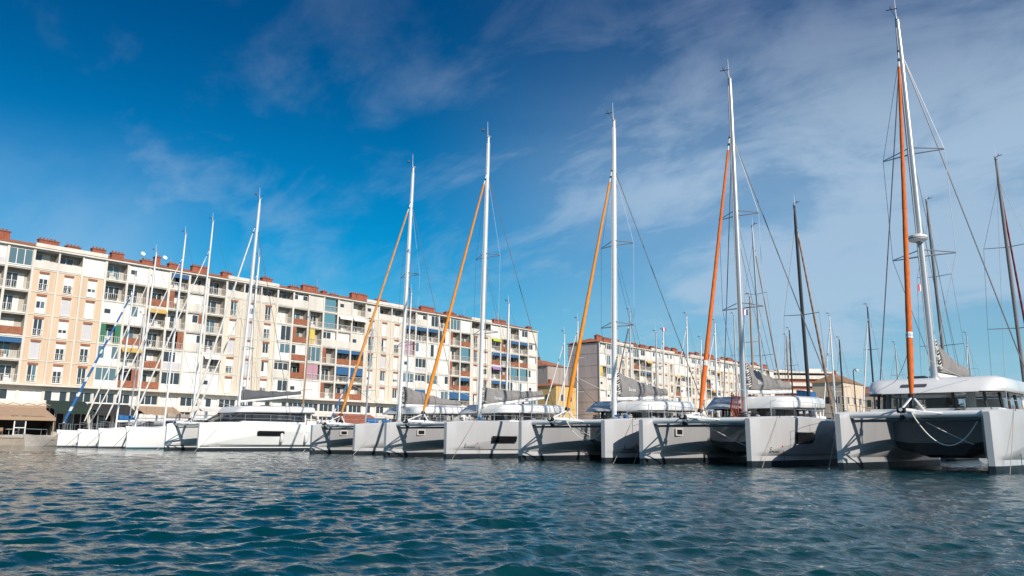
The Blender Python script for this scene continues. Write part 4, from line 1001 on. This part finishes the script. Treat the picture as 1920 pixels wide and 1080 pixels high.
def shop_awning(x0, x1, y, zt_, zb, k, label):
    r_ = thing('shop_awning', (x0, y, G), label, 'awning', 'shop awnings under the long block'); T = x1-x0; d = 114.0-y
    m = MB(); m.poly([(0,d,zt_),(T,d,zt_),(T,0,zb),(0,0,zb)], k); m.poly([(0,0,zb),(T,0,zb),(T,-.02,zb-.35),(0,-.02,zb-.35)], k); m.build('canopy', r_, recalc=False)
    for x in (.1, T-.1): m = MB(); m.tube([(x, .1, 0), (x, .1, zb)], .04, 'alu_grey', 6); m.build('post', r_)
shop_awning(39.0, 43.8, 110.6, 4.5, 3.1, 'canvas_green', 'dark green shop awning next to the tan restaurant canopy')
shop_awning(44.2, 49.5, 110.4, 4.3, 3.0, 'canvas_black', 'black shop awning between the green one and the yacht masts')
shop_awning(50.4, 56.0, 110.6, 4.2, 3.0, 'canvas_tan', 'tan shop awning under the balconies with brick screens')
shop_awning(60., 66.0, 110.8, 4.2, 2.9, 'sail_white', 'off white shop awning behind the white catamaran mast')
shop_awning(72., 79.0, 110.8, 4.2, 2.9, 'canvas_green', 'dark green shop awning behind the white catamaran stern')
shop_awning(84., 92.0, 110.8, 4.2, 2.9, 'chimney_brick', 'brick red shop awning behind the farthest grey catamaran')

# ------------------------------------------------------------------ far buildings
def house(x, y, w, d, h, wallk, label, roofh=1.6, roofk='roof_tile', wins=((.25,.6),(.6,.6)), name='house', rz=0):
    r_ = thing(name, (x, y, G), label, 'house', None, rz); m = MB(); m.box(0, w, 0, d, 0, h, wallk); m.box(-.06, w+.06, -.06, d+.06, h*.5-.1, h*.5+.05, wallk); m.build('wall', r_)
    m = MB(); e = .35; m.poly([(-e,-e,h),(w+e,-e,h),(w*.75,d/2,h+roofh),(w*.25,d/2,h+roofh)], roofk); m.poly([(-e,d+e,h),(w+e,d+e,h),(w*.75,d/2,h+roofh),(w*.25,d/2,h+roofh)], roofk)
    m.poly([(-e,-e,h),(-e,d+e,h),(w*.25,d/2,h+roofh)], roofk); m.poly([(w+e,-e,h),(w+e,d+e,h),(w*.75,d/2,h+roofh)], roofk); m.poly([(-e,-e,h),(w+e,-e,h),(w+e,d+e,h),(-e,d+e,h)], 'white_render'); ro = m.build('roof', r_)
    m = MB(); m.box(w*.35, w*.35+.7, d*.45, d*.45+.7, h+roofh*.6, h+roofh+.9, 'chimney_brick'); m.build('chimney', ro)
    for fx, fz in wins:
        z = h*fz; mm = MB(); mm.box(w*fx-.55, w*fx+.55, -.05, -.003, z, z+1.5, 'glass_dark'); mm.box(w*fx-.65, w*fx-.55, -.08, -.003, z-.1, z+1.6, 'white_render'); mm.box(w*fx+.55, w*fx+.65, -.08, -.003, z-.1, z+1.6, 'white_render'); mm.build('window', r_)
        mm = MB(); yy = d*fx; mm.box(-.05, -.003, yy-.5, yy+.5, z, z+1.5, 'glass_dark'); mm.build('window', r_)
    return r_
house(187.5, 150., 10.5, 14, 22., 'grey_render', 'grey house with orange tiled roof in the gap between the two blocks', 2.4, wins=())
house(152.6, 119.5, 8., 9, 13., 'ochre', 'yellow ochre house low in the gap between the two blocks', .9, wins=((.3,.72),(.7,.72),(.5,.3)))
house(188., 64.3, 14, 7.0, 13.6, 'beige', 'beige house with a brown tiled roof beside the striped block', 2.2, 'jib_brown', wins=((.2,.65),(.5,.65),(.8,.65),(.2,.3),(.5,.3),(.8,.3)))
# striped apartment block
r_ = thing('apartment_building', (338.8, 119.2, G), 'far off apartment block striped white and brick red by its long balconies', 'apartment building', None, R(45))
m = MB(); m.box(0, 18, 0, 25, 0, 26.5, 'chimney_brick'); m.build('wall', r_)
for i in range(9):
    m = MB(); z = 2.2+i*2.95; m.box(-1.1, 19, -1., 26, z, z+1.45, 'white_render'); m.build('balcony', r_)
m = MB(); m.box(-1.3, 19.2, -1.2, 26.2, 28.2, 28.8, 'white_render'); m.box(3, 7, 4, 9, 28.8, 30.4, 'white_render'); m.box(8, 12, 16, 21, 28.8, 30.2, 'white_render'); m.build('roof', r_)
# low brown roofed block
r_ = thing('warehouse', (330., 78., G), 'long low building with brown roof far behind the street lamp', 'building')
m = MB(); m.box(0, 20, 0, 38, 0, 19., 'beige'); m.build('wall', r_)
m = MB(); m.poly([(-.5,-.5,19),(-.5,38.5,19),(10,38.5,22.5),(10,-.5,22.5)], 'roof_tile'); m.poly([(20.5,-.5,19),(20.5,38.5,19),(10,38.5,22.5),(10,-.5,22.5)], 'roof_tile'); m.build('roof', r_)
for f in range(3):
    for i in range(11): m = MB(); m.box(-.06, -.003, 1.4+i*3.3, 2.9+i*3.3, 4+f*5, 6.6+f*5, 'glass_dark'); m.build('window', r_)
# blue covered hull cradle
r_ = thing('boat_shed', (181., 69.2, G), 'tall shed sheeted in bright blue tarpaulin behind the sail bag', 'shed')
m = MB(); rows = []
for z in (0, 3, 6, 9, 11.2): rows.append([(0+.1*math.sin(z), 0, z), (0, 1.3, z), (.15, 3.2, z+(.5 if z > 10 else 0)), (3.5, 3.2, z+(.6 if z > 10 else 0)), (3.5, 0, z)])
m.grid(rows, 'canvas_blue', True); m.build('tarpaulin', r_); m = MB(); m.poly([(0,-.05,11.1),(0,3.2,11.7),(3.6,3.2,11.8),(3.6,-.05,11.1)], 'canvas_black'); m.build('roof', r_)
# street lamp
r_ = thing('street_lamp', (181.5, 59.6, G), 'black street lamp with a curved head standing against the sky beside the beige house', 'street lamp')
m = MB(); m.tube([(0,0,0),(0,0,.6),(0,0,.61),(0,0,15.4)], [.22,.2,.14,.1], 'lamp_black', 8); m.build('post', r_); m = MB(); m.tube([(0,0,15.4),(0,-.3,15.8),(0,-.8,15.75)], .09, 'lamp_black', 6); m.build('arm', r_)
m = MB(); m.tube([(0,-.8,15.8),(0,-.8,15.5),(0,-.8,15.2)], [.12,.42,.3], 'gel_white', 8); m.build('lamp_head', r_)
